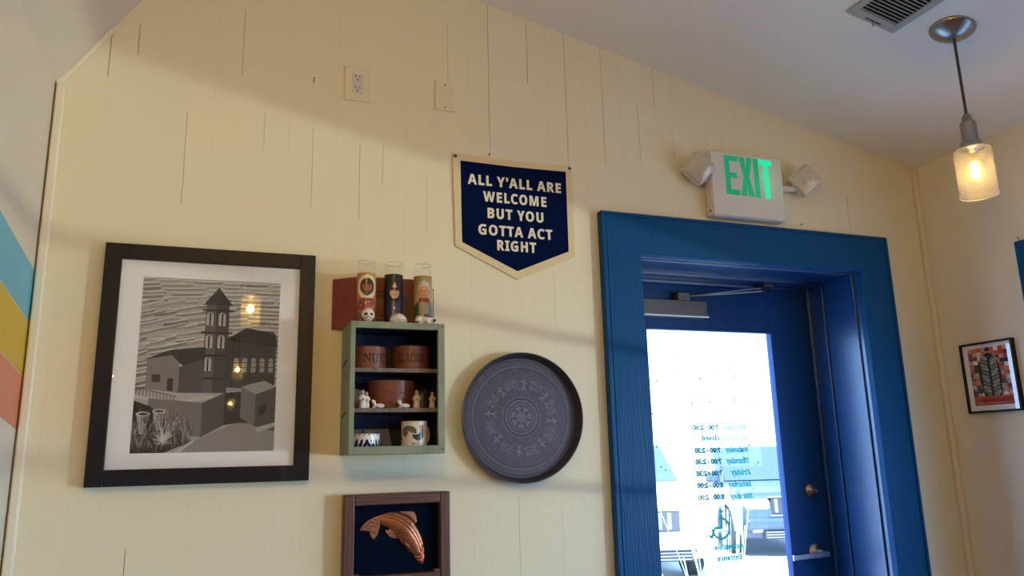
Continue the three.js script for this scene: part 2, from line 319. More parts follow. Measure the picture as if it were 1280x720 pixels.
  const rose = lathe([[0, 0.04], [0.012, 0.04], [0.012, 0.014], [0.026, 0.010], [0.033, 0.003], [0.033, 0]]); rose.rotateX(Math.PI / 2);
  part('lever_rose', rose, M.nickel, leaf, [2.184, 0.967, z1]);
  part('door_lever', rbox(-0.165, 0.016, -0.011, 0.011, -0.006, 0.006, 0.005, 3), M.steel, leaf, [2.192, 0.960, z1 + 0.046], [0, 0.06, 0.02]);
  part('door_closer', rbox(x0 + 0.03, 1.738, 1.872, 1.932, z1, z1 + 0.05, 0.004), M.closer, leaf);
  part('closer_foot', rbox(x0 + 0.03, 1.742, 1.866, 1.873, z1, z1 + 0.054, 0.002), M.steel, leaf);
  const rod = (a, c2, r, m, name) => { const A = new THREE.Vector3(...a), B = new THREE.Vector3(...c2), L = A.distanceTo(B), g = new RoundedBoxGeometry(L, r * 0.7, r * 2, 2, r * 0.3); const o = part(name, g, m, leaf); o.position.copy(A).lerp(B, 0.5); o.quaternion.setFromUnitVectors(new THREE.Vector3(1, 0, 0), B.sub(A).normalize()); };
  const P0 = [1.645, 1.950, -0.256], P1 = [1.93, 1.962, -0.135], P2 = [2.03, 2.008, -0.235];
  rod(P0, P1, 0.008, M.steel, 'closer_arm'); rod(P1, P2, 0.009, M.closer, 'closer_arm'); rod([1.69, 1.955, -0.25], [2.03, 2.003, -0.23], 0.005, M.steel, 'closer_rod');
  part('closer_pivot', rbox(1.615, 1.672, 1.93, 1.968, -0.272, -0.240, 0.006), M.closer, leaf);
  part('closer_shoe', rbox(2.005, 2.055, 2.000, 2.016, -0.255, -0.215, 0.004), M.closer, leaf);
}

// ---------------------------------------------------------------- framed lithograph
{
  const t = thing('framed_print', 'large black-framed grey village print with wide white mat, lamps mirrored in its glass', 'picture', [-0.056, 1.3065, 0]);
  const W = 0.549, H = 0.639, r = 0.042, z = 0.034, hw = W / 2;
  part('frame_rail', rbox(-hw, -hw + r, 0, H, 0.002, z, 0.002), M.blackWood, t); part('frame_rail', rbox(hw - r, hw, 0, H, 0.002, z, 0.002), M.blackWood, t);
  part('frame_rail', rbox(-hw + r, hw - r, H - r, H, 0.002, z, 0.002), M.blackWood, t); part('frame_rail', rbox(-hw + r, hw - r, 0, r, 0.002, z, 0.002), M.blackWood, t);
  part('mat', box(-hw + r, hw - r, r, H - r, 0.010, 0.0225), M.mat, t);
  const print = canvasTex(1024, 1350, (c, w, h) => {
    const g = (v) => `rgb(${v},${v - 2},${v - 5})`;
    c.fillStyle = g(172); c.fillRect(0, 0, w, h);
    // terraced hillside
    for (let row = 0; row < 26; row++) {
      const y0 = row * 34; let x = -120 + rnd() * 100;
      while (x < w) {
        const L = rr(90, 330), hh = rr(14, 30), drop = -L * (0.30 * (1 - x / w) - 0.06) * (row > 5 ? 1 : 0.3);
        c.fillStyle = g(rr(108, 160) | 0); c.beginPath(); c.moveTo(x, y0 + 20); c.quadraticCurveTo(x + L / 2, y0 + 26 + drop * 0.4, x + L, y0 + 20 + drop); c.lineTo(x + L, y0 + 20 + drop + hh); c.quadraticCurveTo(x + L / 2, y0 + 26 + drop * 0.4 + hh, x, y0 + 20 + hh); c.fill();
        c.fillStyle = g(rr(195, 215) | 0); c.beginPath(); c.moveTo(x, y0 + 12); c.quadraticCurveTo(x + L / 2, y0 + 18 + drop * 0.4, x + L, y0 + 12 + drop); c.lineTo(x + L, y0 + 22 + drop); c.quadraticCurveTo(x + L / 2, y0 + 27 + drop * 0.4, x, y0 + 22); c.fill();
        x += L + rr(-10, 40);
      }
    }
    const P = (v, ...p) => { c.fillStyle = g(v); c.beginPath(); p.forEach(([x, y], i) => (i ? c.lineTo(x, y) : c.moveTo(x, y))); c.fill(); };
    // bell tower of a village church
    P(72, [470, 200], [640, 200], [650, 900], [460, 900]); P(96, [470, 200], [545, 200], [545, 900], [460, 900]);
    P(60, [445, 205], [555, 60], [665, 205]); P(48, [555, 60], [665, 205], [580, 205]);
    for (const [x, y] of [[500, 290], [590, 290], [500, 470], [590, 470], [500, 650]]) { c.fillStyle = g(178); c.beginPath(); c.arc(x, y, 26, Math.PI, 0); c.lineTo(x + 26, y + 80); c.lineTo(x - 26, y + 80); c.fill(); c.fillStyle = g(40); c.fillRect(x - 5, y - 20, 12, 100); }
    for (const y of [240, 420, 600, 780]) { P(40, [440, y], [670, y], [670, y + 14], [440, y + 14]); }
    // nave and houses
    P(66, [640, 470], [900, 430], [1010, 520], [1010, 860], [640, 860]); P(52, [620, 480], [780, 380], [1000, 420], [1024, 530], [900, 520]);
    for (let i = 0; i < 5; i++) { c.fillStyle = g(150); c.beginPath(); c.arc(710 + i * 66, 640, 18, Math.PI, 0); c.lineTo(728 + i * 66, 740); c.lineTo(692 + i * 66, 740); c.fill(); }
    for (let i = 0; i < 9; i++) P(44 + i * 3, [640, 500 + i * 40], [1010, 480 + i * 42], [1010, 486 + i * 42], [640, 506 + i * 40]);
    P(128, [70, 640], [220, 580], [300, 640], [300, 900], [70, 870]); P(58, [40, 650], [230, 570], [480, 540], [480, 660], [330, 700], [240, 610]); P(84, [300, 700], [480, 640], [480, 900], [300, 900]);
    P(60, [110, 760], [170, 760], [170, 820], [110, 820]); P(56, [220, 790], [262, 790], [262, 890], [220, 882]);
    c.strokeStyle = g(70); c.lineWidth = 5; for (let i = 0; i < 12; i++) { c.beginPath(); c.moveTo(10 + i * 24, 860 + i * 6); c.lineTo(10 + i * 24, 915 + i * 5); c.stroke(); } c.beginPath(); c.moveTo(0, 856); c.lineTo(290, 930); c.stroke();
    P(190, [0, 918], [300, 960], [560, 920], [560, 938], [300, 985], [0, 940]);
    P(118, [100, 940], [480, 975], [480, 1240], [100, 1160]); P(84, [480, 975], [640, 900], [640, 1150], [480, 1240]);
    P(140, [480, 1240], [760, 1120], [1024, 1180], [1024, 1350], [300, 1350]); P(50, [640, 900], [1024, 860], [1024, 1150], [760, 1130], [640, 1150]);
    P(150, [760, 850], [930, 800], [1024, 850], [870, 910]); P(112, [760, 850], [870, 910], [870, 1160], [760, 1090]); P(80, [870, 910], [1024, 850], [1024, 1200], [870, 1160]);
    P(44, [900, 1000], [950, 980], [950, 1060], [900, 1080]); P(170, [880, 1170], [1024, 1130], [1024, 1160], [890, 1210]);
    // garden foreground: urns, reeds, bushes
    P(42, [0, 960], [110, 1000], [330, 1180], [420, 1270], [230, 1350], [0, 1350]);
    for (const [x, y, s] of [[70, 1060, 1], [180, 1040, 0.95], [260, 1130, 0.72]]) { P(166, [x - 46 * s, y], [x + 46 * s, y], [x + 20 * s, y + 150 * s], [x - 20 * s, y + 150 * s]); P(120, [x, y], [x + 46 * s, y], [x + 20 * s, y + 150 * s]); c.fillStyle = g(205); c.beginPath(); c.ellipse(x, y, 50 * s, 18 * s, 0, 0, 7); c.fill(); c.fillStyle = g(60); c.beginPath(); c.ellipse(x, y, 34 * s, 10 * s, 0, 0, 7); c.fill(); }
    for (let i = 0; i < 160; i++) { const x = rr(0, 420), y = rr(1150, 1340); c.strokeStyle = g(rr(30, 190) | 0); c.lineWidth = rr(2, 5); c.beginPath(); c.moveTo(x, y); c.quadraticCurveTo(x + rr(-30, 30), y - 60, x + rr(-50, 50), y - rr(60, 150)); c.stroke(); }
    for (let i = 0; i < 60; i++) { const a = rr(0, 6.28), r2 = rr(20, 90); c.strokeStyle = g(200); c.lineWidth = 3; c.beginPath(); c.moveTo(215, 1270); c.lineTo(215 + Math.cos(a) * r2, 1240 + Math.sin(a) * r2); c.stroke(); }
    P(186, [300, 1350], [420, 1262], [440, 1272], [340, 1350]);
    // hatching
    for (let i = 0; i < 5000; i++) { const x = rnd() * w, y = rnd() * h, L = rr(4, 16); c.strokeStyle = rnd() < 0.5 ? 'rgba(20,18,16,.20)' : 'rgba(235,232,226,.16)'; c.lineWidth = 1.6; c.beginPath(); c.moveTo(x, y); c.lineTo(x + L, y + L * 0.3); c.stroke(); }
  });
  part('print', new THREE.PlaneGeometry(0.356, 0.470), std({ map: print, roughness: 0.9 }), t, [0.001, 0.317, 0.0231]);
  part('glass', new THREE.PlaneGeometry(W - 2 * r, H - 2 * r), M.picGlass, t, [0, H / 2, 0.0262]);
}

// ---------------------------------------------------------------- green wall cabinet
const CB = { x0: 0.304, x1: 0.570, y0: 1.371, y1: 1.733, z: 0.168 };
{
  const { x0, x1, y0, y1, z } = CB, cx = (x0 + x1) / 2, t = thing('wall_cabinet', 'small open-fronted sage green wooden cabinet with navy inside on wall', 'cabinet', [cx, y0, 0]);
  const w = (x1 - x0) / 2, H = y1 - y0, th = 0.012, zf = z - 0.014;
  const side = lab(part('side_panel', rbox(-w, -w + th, 0, H, 0.001, zf, 0.002), M.green, t), 'left side with two rows of three nail holes');
  part('side_panel', rbox(w - th, w, 0, H, 0.001, zf, 0.002), M.green, t);
  part('top_panel', rbox(-w + th, w - th, H - th, H, 0.001, zf, 0.002), M.green, t);
  part('bottom_panel', rbox(-w + th, w - th, 0, th, 0.001, zf, 0.002), M.green, t);
  part('back_panel', box(-w + th, w - th, th, H - th, 0.002, 0.008), M.navyPaint, t);
  part('lining', merge([box(-w + th, -w + th + 0.0012, th, H - th, 0.008, zf), box(w - th - 0.0012, w - th, th, H - th, 0.008, zf), box(-w + th, w - th, H - th - 0.0012, H - th, 0.008, zf)]), M.navyPaint, t);
  const fl = 0.014, ft = 0.019, fb = 0.022;
  part('face_frame', rbox(-w, -w + fl, 0, H, zf, z, 0.002), M.green, t); part('face_frame', rbox(w - fl - 0.006, w, 0, H, zf, z, 0.002), M.green, t);
  part('face_frame', rbox(-w + fl, w - fl - 0.006, H - ft, H, zf, z, 0.002), M.green, t); part('face_frame', rbox(-w + fl, w - fl - 0.006, 0, fb, zf, z, 0.002), M.green, t);
  for (const y of [0.236, 0.1255]) { part('shelf', box(-w + th, w - th, y - 0.011, y, 0.008, 0.128), M.navyPaint, t); part('shelf_edge', rbox(-w + th + 0.001, w - th - 0.001, y - 0.011, y + 0.0004, 0.128, 0.134, 0.001), M.shelfEdge, t); }
  for (const y of [0.10, 0.245]) for (const q of [0.05, 0.08, 0.11]) { const g = new THREE.CylinderGeometry(0.0036, 0.0036, 0.003, 12); g.rotateZ(Math.PI / 2); part('nail_hole', g, M.hole, t, [-w - 0.0008, y + q * 0.12, q]); }
  for (const [x, y] of [[w - 0.008, H - 0.009], [w - 0.008, 0.012]]) { const g = new THREE.CylinderGeometry(0.0022, 0.0022, 0.003, 10); g.rotateX(Math.PI / 2); part('nail', g, M.darkMetal, t, [x, y, z]); }
}
const cx0 = (CB.x0 + CB.x1) / 2;
const S1 = CB.y0 + 0.236, S2 = CB.y0 + 0.1255, S3 = CB.y0 + 0.012, ST = CB.y1;
// stamped pots
function pot(x, y, z, r, h, flare, marks, label, deep = 1) {
  const t = thing('stamped_pot', label, 'pot', [x, y + 0.0006, z], 0, 'stamped brown pots in the cabinet'); t.scale.z = deep;
  const draw = (bg, ink) => (c, w, hh) => {
    c.fillStyle = bg; c.fillRect(0, 0, w, hh);
    if (bg !== '#fff') for (let i = 0; i < 900; i++) { c.fillStyle = `rgba(${rnd() < 0.5 ? '40,10,5' : '170,95,70'},.10)`; c.beginPath(); c.ellipse(rnd() * w, rnd() * hh, rr(3, 40), rr(2, 6), 0, 0, 7); c.fill(); }
    c.fillStyle = ink; c.textAlign = 'center'; c.textBaseline = 'middle';
    for (const [txt, u, v, s, k = 1] of marks) { c.save(); c.translate(w * u, hh * v); c.scale(k, 1); c.font = `bold ${s}px serif`; c.fillText(txt, 0, 0); c.restore(); }
    c.fillStyle = bg; if (marks.length) for (let i = -6; i < 7; i++) c.fillRect(w * marks[0][1] + i * 34, hh * marks[0][2] - 3, 30, 5);
  };
  const tex = canvasTex(1024, 256, draw('#743e30', '#180a07')), bump = canvasTex(1024, 256, draw('#fff', '#000'), false);
  const mat = std({ map: tex, bumpMap: bump, bumpScale: 0.0015, roughness: 0.42 });
  const g = new THREE.CylinderGeometry(r * flare, r, h, 64, 4, true); g.rotateY(Math.PI); g.translate(0, h / 2, 0);
  part('body', g, mat, t);
  const plain = std({ color: lin(0.15, 0.052, 0.032), roughness: 0.5 });
  part('rim', lathe([[r * flare, h - 0.001], [r * flare - 0.001, h + 0.001], [r * flare - 0.004, h + 0.001], [r * flare - 0.006, h - 0.002], [r - 0.006, 0.004], [0, 0.004]], 64), plain, t);
  part('base', lathe([[0, 0], [r - 0.001, 0], [r, 0.001]], 64), plain, t);
  return t;
}
pot(0.367, S1, 0.074, 0.052, 0.062, 1.0, [['NUTS', 0.560, 0.54, 150, 0.62]], 'brown stamped pot at left of the upper shelf, lettered NUTS');
pot(0.493, S1, 0.072, 0.054, 0.066, 1.0, [['BLACKIE', 0.470, 0.52, 140, 0.42]], 'brown stamped pot at right of the upper shelf with the longer word');
pot(0.440, S2, 0.057, 0.063, 0.080, 1.08, [['¨ ¨', 0.52, 0.55, 90], ['· · ·', 0.52, 0.78, 80]], 'wide brown stamped pot on the middle shelf behind the sheep', 0.68);
// figurines of the little crib scene
const ceramic = (r, g, b) => std({ color: lin(r, g, b), roughness: 0.35 });
const cer = { white: ceramic(0.72, 0.68, 0.66), cream: ceramic(0.55, 0.45, 0.30), tan: ceramic(0.36, 0.26, 0.15), skin: ceramic(0.55, 0.33, 0.24), hair: ceramic(0.05, 0.025, 0.02), gold: ceramic(0.35, 0.22, 0.06), grey: ceramic(0.42, 0.42, 0.46), black: ceramic(0.02, 0.02, 0.022), purple: ceramic(0.14, 0.10, 0.32) };
function robed(t, x, z, h, robe, sash, turn = 0) {
  const k = h / 0.046, body = lathe([[0, 0], [0.0085, 0], [0.0092, 0.002], [0.0078, 0.012], [0.0070, 0.022], [0.0074, 0.028], [0.0062, 0.033], [0.003, 0.0355], [0, 0.036]], 24); body.scale(k, k, k * 0.85);
  part('robe', body, robe, t, [x, 0, z], [0, turn, 0]);
  const arms = tube([[-0.0075, 0.030, 0], [-0.0078, 0.022, 0.004], [0, 0.0195, 0.0085], [0.0078, 0.022, 0.004], [0.0075, 0.030, 0]], 0.0021, 20, 8); arms.scale(k, k, k); part('sleeves', arms, robe, t, [x, 0, z], [0, turn, 0]);
  const head = new THREE.SphereGeometry(0.0048, 20, 14); head.scale(k * 0.92, k * 1.12, k); part('head', head, cer.skin, t, [x, 0.0402 * k, z + 0.0008]);
  const hair = new THREE.SphereGeometry(0.0054, 20, 14, 0, Math.PI * 2, 0, 1.75); hair.scale(k, k * 1.1, k); part('hood', hair, sash, t, [x, 0.0408 * k, z - 0.0008], [-0.55, 0, 0]);
  const held = new THREE.SphereGeometry(0.0032, 14, 10); held.scale(k, k * 0.7, k); part('bundle', held, cer.gold, t, [x, 0.0225 * k, z + 0.0095 * k]);
}
{
  const t = thing('robed_figurine', 'pair of joined white robed figurines at left end of middle shelf', 'figurine', [0.352, S2 + 0.0006, 0.118]);
  robed(t, -0.004, 0, 0.050, cer.white, cer.white, 0.2); robed(t, 0.0075, -0.004, 0.046, cer.white, cer.hair, -0.2);
  const b = thing('robed_figurine', 'tan robed figurine right of the sheep, in front of the small card', 'figurine', [0.500, S2 + 0.0006, 0.116]); robed(b, 0, 0, 0.050, cer.cream, cer.tan, -0.2);
  const c = thing('robed_figurine', 'cream robed figurine with dark hair alone at right end of middle shelf', 'figurine', [0.5445, S2 + 0.0006, 0.122]); robed(c, 0, 0, 0.046, cer.cream, cer.hair);
}
function sheep(x, label) {
  const t = thing('sheep_figurine', label, 'figurine', [x, S2 + 0.0006, 0.120], 0, 'two lying white sheep figurines');
  const b = new THREE.SphereGeometry(0.0095, 28, 18), p = b.attributes.position; for (let i = 0; i < p.count; i++) { const k = 1 + 0.05 * Math.sin(p.getX(i) * 1800) * Math.sin(p.getY(i) * 1800 + p.getZ(i) * 1500); p.setXYZ(i, p.getX(i) * 1.55 * k, p.getY(i) * 0.72 * k, p.getZ(i) * 0.8 * k); } b.computeVertexNormals(); b.translate(0.004, 0.0066, 0); part('body', b, cer.white, t);
  part('neck', tube([[-0.006, 0.007, 0], [-0.010, 0.012, 0.001], [-0.011, 0.0165, 0.002]], 0.0046, 12, 12), cer.white, t);
  const h = new THREE.SphereGeometry(0.0054, 18, 12); h.scale(1.25, 0.95, 0.9); part('head', h, cer.white, t, [-0.0125, 0.0185, 0.003], [0, 0.4, -0.35]);
  for (const s of [-1, 1]) { const e = new THREE.SphereGeometry(0.002, 8, 6); e.scale(0.7, 0.5, 1.6); part('ear', e, cer.skin, t, [-0.0098, 0.0205, 0.003 + s * 0.0052]); }
  for (const [a, z] of [[-0.009, 0.006], [0.008, 0.0075]]) part('leg', tube([[a, 0.003, z], [a - 0.007, 0.0022, z + 0.001]], 0.0018, 6, 8), cer.white, t);
}
sheep(0.390, 'lying white sheep figurine beside the joined pair, head to the left'); sheep(0.462, 'lying white sheep figurine beside the tan robed figure');
{
  const t = thing('small_card', 'small olive brown card standing behind the tan robed figurine', 'card', [0.517, S2 + 0.0006, 0.082], -0.1); part('sheet', box(-0.010, 0.010, 0, 0.044, 0, 0.003), std({ color: lin(0.20, 0.16, 0.09), roughness: 0.8 }), t); part('border', box(-0.008, 0.008, 0.003, 0.041, 0.003, 0.0034), std({ color: lin(0.16, 0.125, 0.07), roughness: 0.8 }), t);
  const stone = std({ color: 0xffffff, map: tone(fBlotch, [96, 94, 96], 0.5, 8), roughness: 0.85, bumpMap: rollBump, bumpScale: 0.003 });
  const rock = (name, label, x, y, z, w, h, d, s) => { seed = s; const t2 = thing(name, label, 'stone', [x, y + 0.0004, z]); const g = new RoundedBoxGeometry(w, h, d, 6, 0.008), p = g.attributes.position; for (let i = 0; i < p.count; i++) p.setXYZ(i, p.getX(i) * (1 - 0.10 * Math.sin(p.getY(i) * 60)), p.getY(i) * (1 + 0.12 * Math.sin(p.getX(i) * 70 + s)) , p.getZ(i)); g.computeVertexNormals(); g.computeBoundingBox(); g.translate(0, -g.boundingBox.min.y, 0); metric(g); part('block', g, stone, t2); for (const [hx, hy] of [[-0.02, h * 0.8], [0.022, h * 0.7]]) { const q = new THREE.CylinderGeometry(0.004, 0.0035, 0.004, 12); q.rotateX(Math.PI / 2); part('hole', q, M.hole, t2, [hx, hy, d / 2 - 0.0005]); } };
  rock('grey_stone', 'grey stone block at the left end of middle shelf behind the joined pair', 0.335, S2, 0.055, 0.034, 0.055, 0.05, 3);
  rock('grey_stone', 'wide grey stone with dark holes behind the blue and white bowl', 0.378, S3, 0.050, 0.12, 0.066, 0.045, 8);
}
{ // bowl and mug on the cabinet bottom
  const t = thing('patterned_bowl', 'small white bowl with navy leaf pattern at bottom left of cabinet', 'bowl', [0.357, S3 + 0.0006, 0.112]);
  const tex = canvasTex(1024, 256, (c, w, h) => { c.fillStyle = '#dcdde2'; c.fillRect(0, 0, w, h); for (let i = 0; i < 20; i++) { const x = i * 51.2 + 10, lean = ((i % 10) - 5) * 7; c.fillStyle = i % 7 === 5 ? '#33423a' : '#16204e'; c.save(); c.translate(x + 15, 118); c.rotate(lean * Math.PI / 180 * 0.9); c.beginPath(); c.ellipse(0, 0, 19, 78, 0, 0, 7); c.fill(); c.restore(); c.fillStyle = '#1c2760'; c.beginPath(); c.moveTo(x - 4, 0); c.lineTo(x + 20, 0); c.lineTo(x + 8, 14); c.fill(); } c.fillStyle = '#27336a'; c.fillRect(0, 244, w, 12); });
  part('body', (() => { const g = lathe([[0.030, 0], [0.038, 0.004], [0.0405, 0.018], [0.0405, 0.042]], 64); g.rotateY(Math.PI); return g; })(), std({ map: tex, roughness: 0.2 }), t);
  part('rim', lathe([[0.0405, 0.042], [0.0405, 0.0436], [0.0385, 0.0436], [0.037, 0.040], [0.034, 0.008], [0, 0.006]], 64), ceramic(0.7, 0.7, 0.73), t); part('foot', lathe([[0, 0], [0.030, 0], [0.031, 0.002]], 48), ceramic(0.7, 0.7, 0.73), t);
  const m = thing('rooster_mug', 'off-white mug painted with a dark green rooster weathervane, cabinet bottom', 'mug', [0.496, S3 + 0.0006, 0.108]);
  const R = 0.0365, H = 0.076;
  const mt = canvasTex(1536, 512, (c, w, h) => {
    c.fillStyle = '#d6d0c2'; c.fillRect(0, 0, w, h);
    c.translate(w * 0.5 + 10, 0); c.scale(1.3, 1); const X = -40; c.fillStyle = '#27332c';
    c.beginPath(); c.moveTo(X - 20, 250); c.bezierCurveTo(X - 10, 330, X + 30, 370, X + 80, 375); c.bezierCurveTo(X + 140, 370, X + 165, 300, X + 150, 200); c.bezierCurveTo(X + 140, 150, X + 110, 150, X + 95, 220); c.bezierCurveTo(X + 60, 270, X + 10, 260, X - 20, 250); c.fill();
    for (let i = 0; i < 5; i++) { c.strokeStyle = ['#27332c', '#6d6a3c', '#27332c', '#7b3428', '#27332c'][i]; c.lineWidth = 20 - i; c.beginPath(); c.arc(X - 70, 200, 105 - i * 21, Math.PI * 0.62, Math.PI * 2.12); c.stroke(); }
    c.fillStyle = '#8e2b26'; c.beginPath(); c.moveTo(X + 95, 205); c.lineTo(X + 100, 110); c.lineTo(X + 88, 92); c.lineTo(X + 112, 84); c.lineTo(X + 120, 62); c.lineTo(X + 136, 80); c.lineTo(X + 150, 62); c.lineTo(X + 152, 110); c.lineTo(X + 160, 205); c.fill();
    c.fillStyle = '#c79a3a'; c.beginPath(); c.moveTo(X + 98, 110); c.lineTo(X + 74, 122); c.lineTo(X + 100, 130); c.fill();
    c.strokeStyle = '#1d2520'; c.lineWidth = 8; c.beginPath(); c.moveTo(X + 80, 370); c.lineTo(X + 80, 470); c.moveTo(X - 5, 430); c.lineTo(X + 165, 430); c.stroke();
    c.fillStyle = '#1d2520'; for (const q of [-5, 165]) { c.beginPath(); c.arc(X + q, 430, 13, 0, 7); c.fill(); }
    for (const q of [-230, 290]) { c.fillStyle = '#27332c'; c.beginPath(); c.ellipse(X + q, 330, 22, 30, 0.4, 0, 7); c.fill(); c.fillRect(X + q - 4, 350, 8, 40); }
  });
  part('body', (() => { const g = new THREE.CylinderGeometry(R, R, H - 0.004, 64, 1, true); g.rotateY(Math.PI - 0.12); g.translate(0, H / 2 + 0.002, 0); return g; })(), std({ map: mt, roughness: 0.25 }), m);
  part('rim', lathe([[R, H - 0.001], [R - 0.001, H + 0.001], [R - 0.003, H + 0.001], [R - 0.004, H - 0.002], [R - 0.004, 0.006], [0, 0.006]], 64), ceramic(0.66, 0.62, 0.54), m);
  part('base', lathe([[0, 0], [R - 0.003, 0], [R, 0.004]], 64), ceramic(0.66, 0.62, 0.54), m);
  part('handle', tube([[0.03, 0.060, -0.020], [0.044, 0.060, -0.030], [0.050, 0.042, -0.034], [0.044, 0.022, -0.030], [0.03, 0.018, -0.020]], 0.0042, 28, 10), ceramic(0.66, 0.62, 0.54), m);
}
// ---------------------------------------------------------------- on top of the cabinet
{
  const t = thing('red_box', 'dull red printed box standing behind the three candles on cabinet', 'box', [0, ST + 0.0004, 0]);
  const H = 0.150, red = std({ color: 0xffffff, map: tone(fGrain, [128, 58, 50], 0.45, 12, 3), roughness: 0.6 });
  const g = extrude([[0.272, -0.004], [0.338, -0.056], [0.528, -0.056], [0.528, -0.004]], H); g.rotateX(-Math.PI / 2); part('body', g, red, t);
  const ft = canvasTex(768, 600, (c, w, h) => { c.fillStyle = '#7c3a34'; c.fillRect(0, 0, w, h); for (let i = 0; i < 500; i++) { c.fillStyle = 'rgba(60,20,18,.12)'; c.fillRect(rnd() * w, rnd() * h, rr(10, 120), 3); } c.fillStyle = '#2f2c2e'; c.fillRect(60, 150, 260, 34); c.fillRect(60, 205, 260, 22); c.fillStyle = '#6b5d5c'; c.fillRect(60, 250, 330, 60); c.fillRect(60, 320, 300, 16); c.fillStyle = '#4d4d51'; c.beginPath(); c.moveTo(470, 150); c.bezierCurveTo(600, 130, 650, 230, 640, 330); c.lineTo(560, 600); c.lineTo(480, 600); c.bezierCurveTo(560, 420, 560, 330, 470, 290); c.fill(); c.strokeStyle = '#2d2b2d'; c.lineWidth = 8; for (let i = 0; i < 4; i++) { c.beginPath(); c.moveTo(480, 180 + i * 34); c.quadraticCurveTo(580, 190 + i * 30, 620, 300 + i * 50); c.stroke(); } c.fillStyle = '#2a1512'; for (let i = 0; i < 7; i++) c.fillRect(90 + i * 40, 420 + (i % 3) * 8, 18, 50 - (i % 2) * 16); c.fillRect(100, 510, 230, 8); });
  part('printed_front', new THREE.PlaneGeometry(0.184, H - 0.006), std({ map: ft, roughness: 0.55 }), t, [0.434, H / 2, 0.0566]);
  part('lid_edge', box(0.339, 0.527, H - 0.004, H + 0.001, 0.004, 0.0565), red, t);
}
